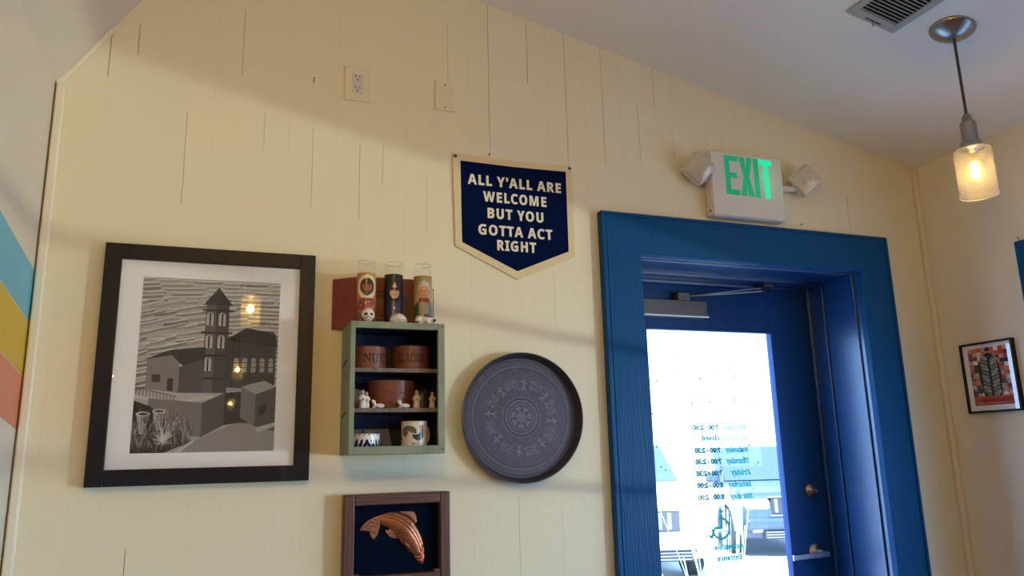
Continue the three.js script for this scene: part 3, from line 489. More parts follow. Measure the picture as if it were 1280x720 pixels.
function portrait(kind) {
  return canvasTex(1024, 896, (c, w, h) => {
    const X = w / 2, skin = kind === 2 ? '#c58d76' : kind === 1 ? '#c9a08c' : '#a8684f';
    const el = (x, y, a, b, f, r = 0) => { c.fillStyle = f; c.beginPath(); c.ellipse(x, y, a, b, r, 0, 7); c.fill(); };
    const poly = (f, ...p) => { c.fillStyle = f; c.beginPath(); p.forEach(([x, y], i) => (i ? c.lineTo(x, y) : c.moveTo(x, y))); c.fill(); };
    const G = c.createLinearGradient(0, 0, 0, h), stops = [['#b98a4c', '#c2683a', '#7d2f2a'], ['#17131a', '#10152e', '#0d1230'], ['#8f7448', '#c2a878', '#a08a64']][kind]; stops.forEach((s, i) => G.addColorStop(i / 2, s)); c.fillStyle = G; c.fillRect(0, 0, w, h);
    for (let i = 0; i < 24; i++) { const a = i * Math.PI / 12; c.strokeStyle = ['rgba(240,200,120,.35)', 'rgba(60,60,120,.25)', 'rgba(240,220,170,.3)'][kind]; c.lineWidth = 10; c.beginPath(); c.moveTo(X, 300); c.lineTo(X + Math.cos(a) * 900, 300 + Math.sin(a) * 900); c.stroke(); }
    if (kind === 0) {                                        // bearded man, patterned shirt, arms crossed
      el(X, 260, 190, 220, '#e6d5b0'); el(X, 250, 130, 150, '#3a241b'); poly('#7e2e3c', [X - 190, 896], [X - 200, 560], [X - 90, 460], [X + 90, 460], [X + 200, 560], [X + 190, 896]);
      for (let i = 0; i < 130; i++) el(X + rr(-180, 180), rr(500, 890), rr(5, 15), rr(5, 15), ['#c9a26a', '#3d3550', '#c45a4a', '#d8c8b0'][i % 4]);
      el(X, 270, 88, 120, skin); poly('#4a3a34', [X - 82, 300], [X - 60, 390], [X, 425], [X + 60, 390], [X + 82, 300], [X + 40, 330], [X, 322], [X - 40, 330]); el(X, 348, 30, 10, '#8a4a42'); el(X, 175, 100, 46, '#3a241b');
      for (const s of [-1, 1]) { el(X + s * 36, 258, 15, 9, '#241a18'); poly('#2a1c16', [X + s * 60, 236], [X + s * 16, 242], [X + s * 16, 232], [X + s * 60, 226]); } poly('#8f5642', [X - 12, 262], [X + 12, 262], [X + 20, 308], [X - 20, 308]);
      c.strokeStyle = skin; c.lineWidth = 52; c.lineCap = 'round'; c.beginPath(); c.moveTo(X - 150, 690); c.lineTo(X + 130, 620); c.stroke(); c.strokeStyle = '#8a3a44'; c.beginPath(); c.moveTo(X + 160, 720); c.lineTo(X - 120, 640); c.stroke();
    } else if (kind === 1) {                                 // long dark hair, round dark glasses, dark coat
      poly('#0b0a10', [X - 190, 896], [X - 150, 250], [X - 90, 130], [X, 100], [X + 90, 130], [X + 150, 250], [X + 190, 896]); el(X, 300, 92, 150, skin); poly('#14101a', [X - 120, 180], [X, 150], [X - 86, 330], [X - 96, 560], [X - 150, 560]); poly('#14101a', [X + 120, 180], [X, 150], [X + 86, 330], [X + 96, 560], [X + 150, 560]);
      for (const s of [-1, 1]) el(X + s * 40, 272, 34, 32, '#0d0a0e'); c.fillStyle = '#0d0a0e'; c.fillRect(X - 10, 264, 20, 6); poly('#a97a68', [X - 10, 290], [X + 10, 290], [X + 18, 330], [X - 18, 330]); el(X, 378, 34, 14, '#7a2f30'); el(X, 374, 24, 6, '#e8d8cc');
      poly('#191c40', [X - 230, 896], [X - 160, 580], [X - 50, 500], [X + 50, 500], [X + 160, 580], [X + 230, 896]); poly('#3a3c58', [X - 40, 500], [X, 620], [X + 40, 500], [X + 60, 896], [X - 60, 896]); el(X, 620, 14, 22, '#b9b2a4');
    } else {                                                 // grey-haired man, open green jacket
      el(X, 250, 118, 150, '#b8b0a8'); el(X, 290, 100, 136, skin); poly('#b8b0a8', [X - 118, 250], [X - 90, 150], [X, 120], [X + 90, 150], [X + 118, 250], [X + 60, 190], [X - 60, 195]);
      for (const s of [-1, 1]) { el(X + s * 40, 280, 16, 8, '#3a2a26'); poly('#9a8f86', [X + s * 66, 258], [X + s * 18, 262], [X + s * 18, 250], [X + s * 66, 246]); el(X + s * 104, 300, 14, 34, '#b07a64'); } poly('#a8705a', [X - 12, 285], [X + 12, 285], [X + 24, 335], [X - 24, 335]); el(X, 376, 38, 9, '#8d4a42');
      poly('#7a3038', [X - 90, 410], [X + 90, 410], [X + 110, 500], [X - 110, 500]); poly('#93826a', [X - 150, 896], [X - 120, 490], [X + 120, 490], [X + 150, 896]); poly('#3c5a50', [X - 260, 896], [X - 230, 560], [X - 100, 470], [X - 80, 896]); poly('#3c5a50', [X + 260, 896], [X + 230, 560], [X + 100, 470], [X + 80, 896]); poly('#7fa89a', [X + 120, 480], [X + 170, 520], [X + 130, 760]);
    }
  });
}
function candle(x, kind, label) {
  const t = thing('prayer_candle', label, 'candle', [x, ST + 0.0006, 0.092], 0, 'tall glass candles on the cabinet');
  const R = 0.0268, H = 0.186, lh = 0.146;
  part('glass', lathe([[0, 0.001], [R - 0.003, 0.001], [R, 0.004], [R, H - 0.02], [R - 0.0005, H - 0.008], [R - 0.0025, H - 0.004], [R - 0.001, H], [R - 0.003, H]], 48), phys({ color: lin(0.96, 0.97, 0.95), transmission: 0.93, thickness: 0, roughness: 0.06, ior: 1.5 }), t);
  part('wax', lathe([[0, 0.004], [R - 0.004, 0.004], [R - 0.004, lh - 0.01], [R - 0.005, lh - 0.006], [0, lh - 0.012]], 40), ceramic(0.72, 0.66, 0.52), t);
  const g = new THREE.CylinderGeometry(R + 0.0004, R + 0.0004, lh, 64, 1, true); g.rotateY(Math.PI - 0.08); g.translate(0, lh / 2 + 0.004, 0);
  part('printed_label', g, std({ map: portrait(kind), roughness: 0.3 }), t);
  part('rim', (() => { const q = new THREE.TorusGeometry(R - 0.0022, 0.0022, 10, 48); q.rotateX(Math.PI / 2); q.translate(0, H, 0); return q; })(), phys({ color: lin(0.95, 0.96, 0.94), transmission: 0.8, thickness: 0, roughness: 0.15 }), t);
  part('wick', new THREE.CylinderGeometry(0.0007, 0.0007, 0.012, 6), cer.black, t, [0, lh - 0.006, 0]);
}
candle(0.3575, 0, 'glass candle printed with a bearded man in a patterned red shirt');
candle(0.4365, 1, 'dark blue glass candle printed with a long-haired figure in dark glasses');
candle(0.5240, 2, 'glass candle printed with a grey-haired man in a green jacket');
{
  const t = thing('skull_figurine', 'small white skull figurine with black eyes in front of the left candle', 'figurine', [0.3555, ST + 0.0006, 0.138]);
  const g = new THREE.SphereGeometry(0.019, 40, 28), p = g.attributes.position;
  for (let i = 0; i < p.count; i++) { let x = p.getX(i), y = p.getY(i), z = p.getZ(i); const lo = Math.max(0, -y / 0.019); x *= 1 - 0.38 * lo; z *= 1 - 0.25 * lo; for (const s of [-1, 1]) { const d = Math.hypot(x - s * 0.0075, y - 0.001); if (z > 0 && d < 0.006) z -= 0.003 * (1 - d / 0.006); } p.setXYZ(i, x, y * 1.1, z * 0.9); }
  g.computeVertexNormals(); part('head', g, cer.white, t, [0, 0.0205, 0]);
  for (const s of [-1, 1]) { const e = new THREE.SphereGeometry(0.0055, 18, 12); e.scale(1.05, 0.72, 0.4); part('eye_patch', e, cer.black, t, [s * 0.0078, 0.0222, 0.0135], [0, s * 0.35, -s * 0.35]); part('cheek_mark', tube([[s * 0.0035, 0.0145, 0.0148], [s * 0.008, 0.0105, 0.0125]], 0.0012, 6, 6), cer.black, t); }
  part('nose', (() => { const q = new THREE.ConeGeometry(0.0022, 0.004, 10); q.scale(1, 1, 0.5); return q; })(), cer.black, t, [0, 0.0165, 0.0155]);
  for (let i = -2; i <= 2; i++) part('tooth', rbox(-0.0012, 0.0012, -0.0018, 0.0018, -0.001, 0.001, 0.0005, 1), cer.cream, t, [i * 0.0026, 0.0068, 0.0125 - Math.abs(i) * 0.0006]);
  const h = thing('toy_helmet', 'small white toy sports helmet in front of the dark candle', 'helmet', [0.4415, ST + 0.0006, 0.136], 0.5);
  const shell = new THREE.SphereGeometry(0.0225, 36, 24, 0, Math.PI * 2, 0, 1.95); shell.scale(1.02, 0.95, 1.12); part('shell', shell, cer.white, h, [0, 0.0085, 0]);
  part('stripe', (() => { const q = new THREE.TorusGeometry(0.0226, 0.0014, 6, 40, Math.PI); q.scale(1, 0.96, 1); q.rotateY(Math.PI / 2); return q; })(), cer.grey, h, [0, 0.0088, 0]);
  for (const [y, w] of [[0.004, 0.0175], [0.009, 0.019]]) part('face_guard', tube([[-w, y + 0.002, 0.008], [-w * 0.7, y, 0.024], [0, y - 0.001, 0.029], [w * 0.7, y, 0.024], [w, y + 0.002, 0.008]], 0.0012, 24, 6), cer.grey, h);
  part('emblem', (() => { const q = new THREE.TorusGeometry(0.006, 0.0014, 8, 24); q.rotateY(Math.PI / 2); return q; })(), cer.grey, h, [0.0222, 0.0145, 0.003], [0, 0, 0.3]);
  const a = thing('animal_figurine', 'small crouching black and white animal figurine with purple back', 'figurine', [0.5185, ST + 0.0006, 0.136], -0.35);
  const b = new THREE.SphereGeometry(0.0165, 30, 20); b.scale(1.35, 0.92, 0.95); part('body', b, cer.white, a, [0.004, 0.0155, 0]);
  const pb = new THREE.SphereGeometry(0.0172, 30, 16, 0, Math.PI * 2, 0, 1.05); pb.scale(1.15, 0.95, 0.98); part('saddle', pb, cer.purple, a, [0.008, 0.0155, 0], [0.25, 0, -0.2]);
  const hd = new THREE.SphereGeometry(0.0098, 24, 16); hd.scale(1.1, 0.95, 1); part('head', hd, cer.white, a, [-0.016, 0.016, 0.010]); const mz = new THREE.SphereGeometry(0.005, 16, 12); part('muzzle', mz, cer.cream, a, [-0.022, 0.012, 0.016]);
  for (const s of [-1, 1]) { const e = new THREE.ConeGeometry(0.0038, 0.010, 12); part('ear', e, cer.black, a, [-0.016 + s * 0.006, 0.0265, 0.008], [0, 0, -s * 0.35]); const ey = new THREE.SphereGeometry(0.0014, 8, 6); part('eye', ey, cer.black, a, [-0.019 + s * 0.004, 0.0185, 0.0185]); }
  for (const [x, z] of [[-0.01, 0.011], [0.012, 0.013], [-0.006, -0.011], [0.014, -0.011]]) { const q = new THREE.SphereGeometry(0.0058, 14, 10); q.scale(1.3, 0.95, 1); part('paw', q, cer.white, a, [x, 0.0056, z]); }
  part('tail', tube([[0.024, 0.014, 0], [0.031, 0.012, 0.006], [0.030, 0.008, 0.014]], 0.003, 12, 8), cer.black, a);
  const s = thing('thin_stick', 'thin dark stick standing at the right end of cabinet top', 'stick', [0.5535, ST + 0.0006, 0.10]); part('rod', new THREE.CylinderGeometry(0.0011, 0.0013, 0.112, 10), M.darkMetal, s, [0, 0.056, 0]); part('tip', new THREE.SphereGeometry(0.0022, 10, 8), M.darkMetal, s, [-0.001, 0.113, 0]);
}

// ---------------------------------------------------------------- round tray
{
  const t = thing('metal_tray', 'large round dark pewter tray with embossed rings and figures', 'tray', [0.857, 1.4755, 0.006]);
  const R = 0.199;
  const draw = (col) => (c, w, h) => {
    seed = 777; const C = w / 2, k = w / 2 / 0.183, hi = col ? '#7a7a88' : '#fff', mid = col ? '#5c5a68' : '#aaa', lo = col ? '#2e2b36' : '#000';
    c.fillStyle = col ? '#4a4652' : '#777'; c.fillRect(0, 0, w, h);
    if (col) for (let i = 0; i < 2600; i++) { c.fillStyle = ['rgba(90,70,84,.14)', 'rgba(52,48,62,.16)', 'rgba(104,104,118,.10)'][i % 3]; c.beginPath(); c.ellipse(rnd() * w, rnd() * h, rr(3, 26), rr(3, 18), rnd() * 3, 0, 7); c.fill(); }
    const ring = (r, lw, s) => { c.strokeStyle = s; c.lineWidth = lw; c.beginPath(); c.arc(C, C, r * k, 0, 7); c.stroke(); };
    ring(0.158, 4, hi); ring(0.151, 3, lo); ring(0.147, 2, mid); ring(0.176, 4, lo); ring(0.172, 2, mid);
    ring(0.062, 4, hi); ring(0.056, 6, lo); ring(0.051, 4, hi); ring(0.046, 3, mid); ring(0.039, 5, hi); ring(0.0355, 4, lo);
    for (let i = 0; i < 90; i++) { const a = i / 90 * 6.2832; c.fillStyle = hi; c.beginPath(); c.arc(C + Math.cos(a) * 0.053 * k, C + Math.sin(a) * 0.053 * k, 3, 0, 7); c.fill(); }
    // seven-part medallion
    c.fillStyle = hi; c.globalAlpha = 0.55; c.beginPath(); c.arc(C, C, 0.034 * k, 0, 7); c.fill(); c.globalAlpha = 1; c.strokeStyle = lo; c.lineWidth = 5;
    for (let i = 0; i < 7; i++) { const a = i / 7 * 6.2832 - 1.5, b = a + 0.45; c.beginPath(); c.moveTo(C + Math.cos(a) * 0.034 * k, C + Math.sin(a) * 0.034 * k); c.lineTo(C + Math.cos(a) * 0.012 * k, C + Math.sin(a) * 0.012 * k); c.stroke(); c.beginPath(); c.arc(C + Math.cos(b) * 0.036 * k, C + Math.sin(b) * 0.036 * k, 0.017 * k, b + 2.1, b + 4.2); c.stroke(); }
    // wreath of figures and leaves
    for (let i = 0; i < 16; i++) {
      const a = i / 16 * 6.2832 + 0.1; c.save(); c.translate(C + Math.cos(a) * 0.100 * k, C + Math.sin(a) * 0.100 * k); c.rotate(a + Math.PI / 2); c.strokeStyle = c.fillStyle = hi; c.lineCap = 'round';
      if (i % 2 === 0) { c.globalAlpha = 0.8; c.lineWidth = 9; c.beginPath(); c.arc(0, -44, 9, 0, 7); c.fill(); c.beginPath(); c.moveTo(0, -34); c.lineTo(2, 6); c.lineTo(-14, 46); c.moveTo(2, 6); c.lineTo(18, 44); c.moveTo(0, -22); c.lineTo(-24, -2 - rr(0, 30)); c.moveTo(0, -22); c.lineTo(26, -8 - rr(0, 26)); c.stroke(); }
      else for (let q = 0; q < 110; q++) { c.globalAlpha = rr(0.2, 0.7); c.beginPath(); c.ellipse(rr(-58, 58), rr(-60, 34) * (1 - 0.2 * rnd()), rr(2, 8), rr(2, 5), rnd() * 3, 0, 7); c.fill(); }
      c.restore();
    }
    for (let i = 0; i < 700; i++) { const a = rnd() * 6.2832, r = (0.086 + 0.046 * Math.sqrt(rnd())) * k; c.fillStyle = hi; c.globalAlpha = rr(0.1, 0.5); c.beginPath(); c.ellipse(C + Math.cos(a) * r, C + Math.sin(a) * r, rr(2, 7), rr(1, 4), a, 0, 7); c.fill(); } c.globalAlpha = 1;
  };
  const m = std({ map: canvasTex(1024, 1024, draw(true)), bumpMap: canvasTex(1024, 1024, draw(false), false), bumpScale: 0.0011, metalness: 0.35, roughness: 0.5 });
  part('dish', new THREE.CircleGeometry(0.183, 128), m, t, [0, 0, 0.0052]);
  const rim = lathe([[0, -0.001], [0.18, -0.001], [0.186, 0.002], [0.196, 0.026], [0.1995, 0.030], [0.2000, 0.0285], [0.1975, 0.0275], [0.1965, 0.0255]].concat([]), 128);
  const rimM = std({ color: 0xffffff, map: tone(fBlotch, [70, 67, 78], 0.4, 10, 2), metalness: 0.4, roughness: 0.45, side: THREE.DoubleSide });
  const outer = lathe([[0, 0], [0.182, 0], [0.190, 0.006], [0.1985, 0.027], [0.1995, 0.0305], [0.1980, 0.0325], [0.1955, 0.0315], [0.1935, 0.028], [0.1865, 0.010], [0.183, 0.0053]], 128); outer.rotateX(Math.PI / 2);
  part('rim', outer, rimM, t);
}
// ---------------------------------------------------------------- copper fish in a walnut frame
{
  const t = thing('framed_fish', 'dark walnut shadow-box frame holding a leaping copper fish', 'picture', [0.466, 1.015, 0]);
  const hw = 0.1515, H = 0.2485, r = 0.030, z = 0.044;
  part('frame_rail', rbox(-hw, -hw + r, 0, H, 0.001, z, 0.004), M.walnut, t); part('frame_rail', rbox(hw - r, hw, 0, H, 0.001, z, 0.004), M.walnut, t);
  part('frame_rail', rbox(-hw + r, hw - r, H - r, H, 0.001, z, 0.004), M.walnutX, t); part('frame_rail', rbox(-hw + r, hw - r, 0, r, 0.001, z, 0.004), M.walnutX, t);
  for (const s of [-1, 1]) part('corner_block', rbox(s * (hw - r) - 0.016, s * (hw - r) + 0.016, r - 0.004, r + 0.007, 0.001, z - 0.004, 0.002), M.walnutX, t);
  part('velvet_back', box(-hw + r, hw - r, r, H - r, 0.010, 0.016), M.velvet, t);
  // pixel-free outline: unit square of the inner field, x to the right, y up
  const iw = 0.243, ih = 0.1885, FX = (u) => -iw / 2 + u * iw, FY = (v) => H - r - v * ih;
  const q = (x, y) => [FX((x - 258) / 610), FY((y - 205) / 505)];
  const up = [[438, 292], [470, 272], [505, 262], [545, 262], [590, 272], [635, 294], [680, 330], [716, 385], [744, 445], [762, 510], [768, 570], [768, 620], [756, 655]].map((p) => q(...p));
  const dn = [[452, 352], [468, 362], [485, 368], [510, 385], [540, 420], [572, 460], [602, 500], [632, 535], [660, 565], [686, 592], [705, 618], [726, 642], [748, 658]].map((p) => q(...p));
  const N = 120, K = 44, pos = [], uv = [], idx = [];
  const cu = new THREE.CatmullRomCurve3(up.map((p) => new THREE.Vector3(...p, 0))), cd = new THREE.CatmullRomCurve3(dn.map((p) => new THREE.Vector3(...p, 0)));
  for (let i = 0; i <= N; i++) {
    const s = i / N, a = cu.getPoint(s), b = cd.getPoint(s), w = a.distanceTo(b);
    for (let k = 0; k <= K; k++) {
      const f = k / K, g = Math.sin(Math.PI * f); let zz = 0.0165 + Math.pow(g, 0.6) * w * 0.20;
      if (s < 0.8) { zz -= (0.0026 * Math.exp(-(((f - 0.22) / 0.022) ** 2)) + 0.0026 * Math.exp(-(((f - 0.38) / 0.026) ** 2))) * Math.min(1, s * 5); }
      if (s > 0.06 && s < 0.76) zz += 0.0007 * Math.sin(s * 150 + (Math.round(f * 26) % 2) * Math.PI) * Math.sin(f * 82) * (f < 0.24 || f > 0.42 ? 1 : 0.3);
      if (s > 0.93) zz -= 0.0024 * Math.exp(-(((f - 0.55) / 0.05) ** 2));
      zz -= 0.0030 * Math.exp(-(((s - 0.76 - 0.06 * Math.sin(f * 3.14)) / 0.012) ** 2)) + 0.0018 * Math.exp(-(((s - 0.84 - 0.04 * Math.sin(f * 3.14)) / 0.010) ** 2));
      pos.push(a.x + (b.x - a.x) * f, a.y + (b.y - a.y) * f, zz); uv.push(s * 0.25, f * 0.07);
    }
  }
  for (let i = 0; i < N; i++) for (let k = 0; k < K; k++) { const a = i * (K + 1) + k, b = a + K + 1; idx.push(a, a + 1, b, b, a + 1, b + 1); }
  const g = new THREE.BufferGeometry(); g.setAttribute('position', new THREE.Float32BufferAttribute(pos, 3)); g.setAttribute('uv', new THREE.Float32BufferAttribute(uv, 2)); g.setIndex(idx); g.computeVertexNormals();
  const cop = M.copper.clone(); cop.side = THREE.DoubleSide;
  const fish = lab(part('copper_fish', g, cop, t), 'embossed copper fish leaping to the right');
  const fin = (name, pts, h) => { const s = new THREE.Shape(); const p = pts.map((v) => q(...v)); s.moveTo(...p[0]); for (let i = 1; i < p.length; i++) s.lineTo(...p[i]); const e = new THREE.ExtrudeGeometry(s, { depth: 0.0005, bevelEnabled: true, bevelSize: 0.0022, bevelThickness: h, bevelOffset: -0.002, bevelSegments: 4 }); e.translate(0, 0, 0.0168 + 0.0004); part(name, e, cop, fish); };
  fin('tail_fin', [[470, 276], [420, 288], [360, 315], [322, 350], [300, 388], [335, 392], [372, 400], [378, 430], [402, 462], [430, 425], [440, 380], [446, 345], [470, 340]], 0.0022);
  fin('back_fin', [[575, 262], [640, 262], [690, 268], [706, 300], [708, 352], [690, 340], [650, 300]], 0.0022);
  fin('belly_fin', [[478, 398], [520, 385], [572, 420], [582, 452], [555, 462], [515, 446]], 0.0020);
  fin('side_fin', [[612, 470], [650, 500], [672, 545], [640, 530], [612, 500]], 0.011);
  const ey = new THREE.SphereGeometry(0.0035, 14, 10); const ep = q(738, 590); part('eye', ey, cop, fish, [ep[0], ep[1], 0.0248]);
}
// ---------------------------------------------------------------- felt pennant
const font = await new FontLoader().loadAsync('fonts/droid/droid_sans_bold.typeface.json');
{
  const t = thing('felt_pennant', 'pointed navy felt pennant with cream border and white lettering', 'pennant', [0.856, 1.916, 0.0015]);
  const o = [[-0.213, 0.411], [-0.1, 0.409], [0.0, 0.4085], [0.1, 0.410], [0.213, 0.415], [0.211, 0.092], [0.002, 0], [-0.205, 0.098]];
  const i = [[-0.187, 0.389], [0, 0.387], [0.190, 0.391], [0.189, 0.107], [0.003, 0.027], [-0.184, 0.112]];
  const s = shapeOf(o); const h = new THREE.Path(); i.forEach(([x, y], k) => (k ? h.lineTo(x, y) : h.moveTo(x, y))); h.closePath(); s.holes.push(h);
  part('border', metric(extrude(s, 0.0034, 0.0006)), M.creamFelt, t);
  part('felt', metric(extrude(i.map(([x, y]) => [x * 1.02, 0.2 + (y - 0.2) * 1.02]), 0.0022)), M.navyFelt, t);
  const cap = 0.0335, probe = new TextGeometry('E', { font, size: 1, depth: 0.01, bevelEnabled: false }); probe.computeBoundingBox(); const capK = probe.boundingBox.max.y;
  const lines = [['ALL Y\u2019ALL ARE', 2.2445, 0.695, 1.030], ['WELCOME', 2.190, 0.747, 0.974], ['BUT YOU', 2.134, 0.757, 0.963], ['GOTTA ACT', 2.0765, 0.726, 0.990], ['RIGHT', 2.0275, 0.788, 0.930]];
  for (const [txt, cy, xa, xb] of lines) {
    const res = font.data.resolution; let adv = 0; const items = [];
    for (const ch of txt) { const c = ch === '\u2019' ? "'" : ch; items.push([c, adv]); adv += (font.data.glyphs[c] ?? font.data.glyphs['?']).ha * (c === ' ' ? 1.25 : 1.1); }
    const size = cap / capK, k = size / res, sx = (xb - xa) / (adv * k);
    for (const [c, a] of items) { if (c === ' ') continue; const g = new TextGeometry(c, { font, size, depth: 0.0011, curveSegments: 5, bevelEnabled: true, bevelSize: 0.0007, bevelThickness: 0.0005, bevelSegments: 2 }); g.scale(sx, 1, 1); part('letter', g, M.letterFelt, t, [xa - 0.856 + a * k * sx, cy - 1.916 - cap / 2, 0.0023]); }
  }
  for (const [x, y] of [[-0.203, 0.402], [0.204, 0.404]]) { const e = new THREE.TorusGeometry(0.0052, 0.0016, 8, 20); part('grommet', e, M.nickel, t, [x, y, 0.0045]); const n = new THREE.SphereGeometry(0.0036, 12, 8); n.scale(1, 1, 0.7); part('pin', n, M.darkMetal, t, [x, y, 0.0055]); }
}
// nails in the wall
function nail(x, y, label, up = true) { const t = thing('wall_nail', label, 'nail', [x, y, 0]); const a = tube(up ? [[0, 0, -0.006], [0.001, 0.004, 0.010], [0.0015, 0.012, 0.012]] : [[0, 0, -0.006], [0.0005, 0.001, 0.012]], 0.0013, 10, 8); part('shank', a, M.darkMetal, t); part('head', new THREE.SphereGeometry(0.0024, 10, 8), M.darkMetal, t, up ? [0.0015, 0.012, 0.012] : [0.0005, 0.001, 0.012]); }
nail(0.1965, 2.508, 'bent dark nail in the bare wall left of the outlet'); nail(0.768, 2.336, 'small dark nail just above the pennant', false); nail(2.03, 2.199, 'tiny nail between exit sign and blue door casing', false);

// ---------------------------------------------------------------- wall plates
{
  const t = thing('power_outlet', 'cream outlet plate with a white duplex receptacle high on wall', 'outlet', [0.3325, 2.5235, 0]); const w = 0.040, h = 0.0585;
  part('plate', rbox(-w, w, -h, h, 0.0003, 0.0065, 0.003, 3), M.ivory, t);
  part('receptacle', rbox(-0.0175, 0.0175, -0.034, 0.034, 0.004, 0.0082, 0.0012), M.device, t);
  for (const y of [0.0185, -0.0185]) { for (const [x, hh] of [[-0.0062, 0.0042], [0.0062, 0.0034]]) part('slot', box(x - 0.0012, x + 0.0012, y + 0.002, y + 0.002 + hh * 2, 0.0081, 0.0084), M.hole, t); const g = new THREE.CylinderGeometry(0.0028, 0.0028, 0.0004, 14); g.rotateX(Math.PI / 2); part('ground_hole', g, M.hole, t, [0, y - 0.006, 0.0083]); }
  for (const y of [0.048, -0.048]) { const g = new THREE.SphereGeometry(0.0032, 14, 8); g.scale(1, 1, 0.35); part('screw', g, M.ivory, t, [0, y, 0.0066]); }
  const b = thing('blank_plate', 'plain cream blank cover plate on wall right of the outlet', 'cover plate', [0.6195, 2.5235, 0]);
  part('plate', rbox(-0.034, 0.034, -0.052, 0.052, 0.0003, 0.006, 0.0028, 3), M.ivory, b); for (const y of [0.040, -0.040]) { const g = new THREE.SphereGeometry(0.0034, 14, 8); g.scale(1, 1, 0.35); part('screw', g, M.core, b, [0, y, 0.0061]); }
}
// ---------------------------------------------------------------- exit sign
{
  const t = thing('exit_sign', 'lit green and white EXIT sign with two emergency lamp heads above door', 'exit sign', [1.765, 2.188, 0]);
  part('housing', rbox(-0.160, 0.160, 0, 0.250, 0.0005, 0.046, 0.010, 4), M.plastic, t); part('front_plate', rbox(-0.158, 0.158, 0.003, 0.248, 0.044, 0.0505, 0.004, 3), M.plastic, t);
  const H = 0.152, st = 0.021, y0 = 0.084, x0 = -0.099;
  const glow = (e, k) => std({ color: lin(0.01, 0.30, 0.16), emissive: lin(0.0, 0.55 * k, 0.27 * k), emissiveIntensity: e, roughness: 0.35 });
  const dim = glow(0.30, 1), lit = glow(1.2, 1);
  const L = (pts, m, name) => lab(part('exit_letter', extrude(pts, 0.0012, 0.0003), m, t, [x0, y0, 0.0503]), name);
  const E = [[0, 0], [0.058, 0], [0.058, st], [st, st], [st, H * 0.5 - st / 2], [0.05, H * 0.5 - st / 2], [0.05, H * 0.5 + st / 2], [st, H * 0.5 + st / 2], [st, H - st], [0.058, H - st], [0.058, H], [0, H]];
  const s = 0.025, xw = 0.060, X = [[0, 0], [s, 0], [xw / 2, H * 0.36], [xw - s, 0], [xw, 0], [xw / 2 + s / 2, H / 2], [xw, H], [xw - s, H], [xw / 2, H * 0.64], [s, H], [0, H], [xw / 2 - s / 2, H / 2]].map(([x, y]) => [x + 0.063, y]);
  const I = [[0, 0], [st, 0], [st, H], [0, H]].map(([x, y]) => [x + 0.128, y]);
  const T = [[0.0195, 0], [0.0195 + st, 0], [0.0195 + st, H - st], [0.058, H - st], [0.058, H], [0, H], [0, H - st], [0.0195, H - st]].map(([x, y]) => [x + 0.152, y]);
  L(E, dim, 'green letter E'); L(X, dim, 'green letter X'); L(I, dim, 'green letter I'); L(T, lit, 'brighter green letter T');
  const gl = new THREE.PointLight(lin(0.05, 1, 0.5), 0.0035); gl.position.set(1.765 + x0 + 0.18, 2.188 + y0 + 0.07, 0.11); gl.shadow.radius = 0.5; scene.add(gl);
  part('test_button', (() => { const g = new THREE.CylinderGeometry(0.005, 0.005, 0.004, 16); g.rotateZ(Math.PI / 2); return g; })(), std({ color: lin(0.35, 0.06, 0.03), roughness: 0.3 }), t, [-0.1605, 0.022, 0.028]);
  const lens = phys({ color: lin(0.9, 0.9, 0.9), transmission: 0.85, thickness: 0, roughness: 0.08, ior: 1.6 }), refl = std({ color: lin(0.66, 0.64, 0.62), metalness: 0.6, roughness: 0.3 });
  for (const [x, y, yaw, a] of [[-0.218, 0.168, -0.35, 0.86], [0.256, 0.170, -0.42, 0.70]]) {
    part('lamp_arm', tube([[Math.sign(x) * 0.155, 0.14, 0.025], [x * 0.9, 0.145, 0.028], [x, y - 0.01, 0.040]], 0.012, 16, 14), M.plastic, t);
    const head = new THREE.Group(); head.name = 'lamp_head'; head.position.set(x, y, 0.058); head.rotation.set(0.22, yaw, a, 'YXZ'); t.add(head);
    const S = 0.048; part('lamp_shell', rbox(-S, S, -S, S, -0.03, 0.012, 0.014, 4), M.plastic, head);
    const bowl = new RoundedBoxGeometry(S * 1.84, S * 1.84, 0.012, 4, 0.006); part('reflector', bowl, refl, head, [0, 0, 0.010]);
    const face = new THREE.PlaneGeometry(2, 2, 24, 24), fp = face.attributes.position;
    for (let i = 0; i < fp.count; i++) { const u = fp.getX(i), v = fp.getY(i), k = Math.pow(Math.pow(Math.abs(u), 6) + Math.pow(Math.abs(v), 6), 1 / 6) || 1, m = Math.max(Math.abs(u), Math.abs(v)) / k, e = Math.max(Math.abs(u), Math.abs(v)); fp.setXYZ(i, u * m * S * 0.95, v * m * S * 0.95, 0.018 * (1 - e ** 4) * (1 - 0.35 * e * e)); }
    face.computeVertexNormals(); part('lens_dome', face, lens, head, [0, 0, 0.0135]);
    for (const q of [-1, 1]) part('lamp_tab', tube([[q * 0.012 - 0.006, -0.014, 0.0255], [q * 0.014, 0, 0.0265], [q * 0.010 + 0.004, 0.012, 0.0255]], 0.0012, 10, 6), M.steel, head);
  }
}
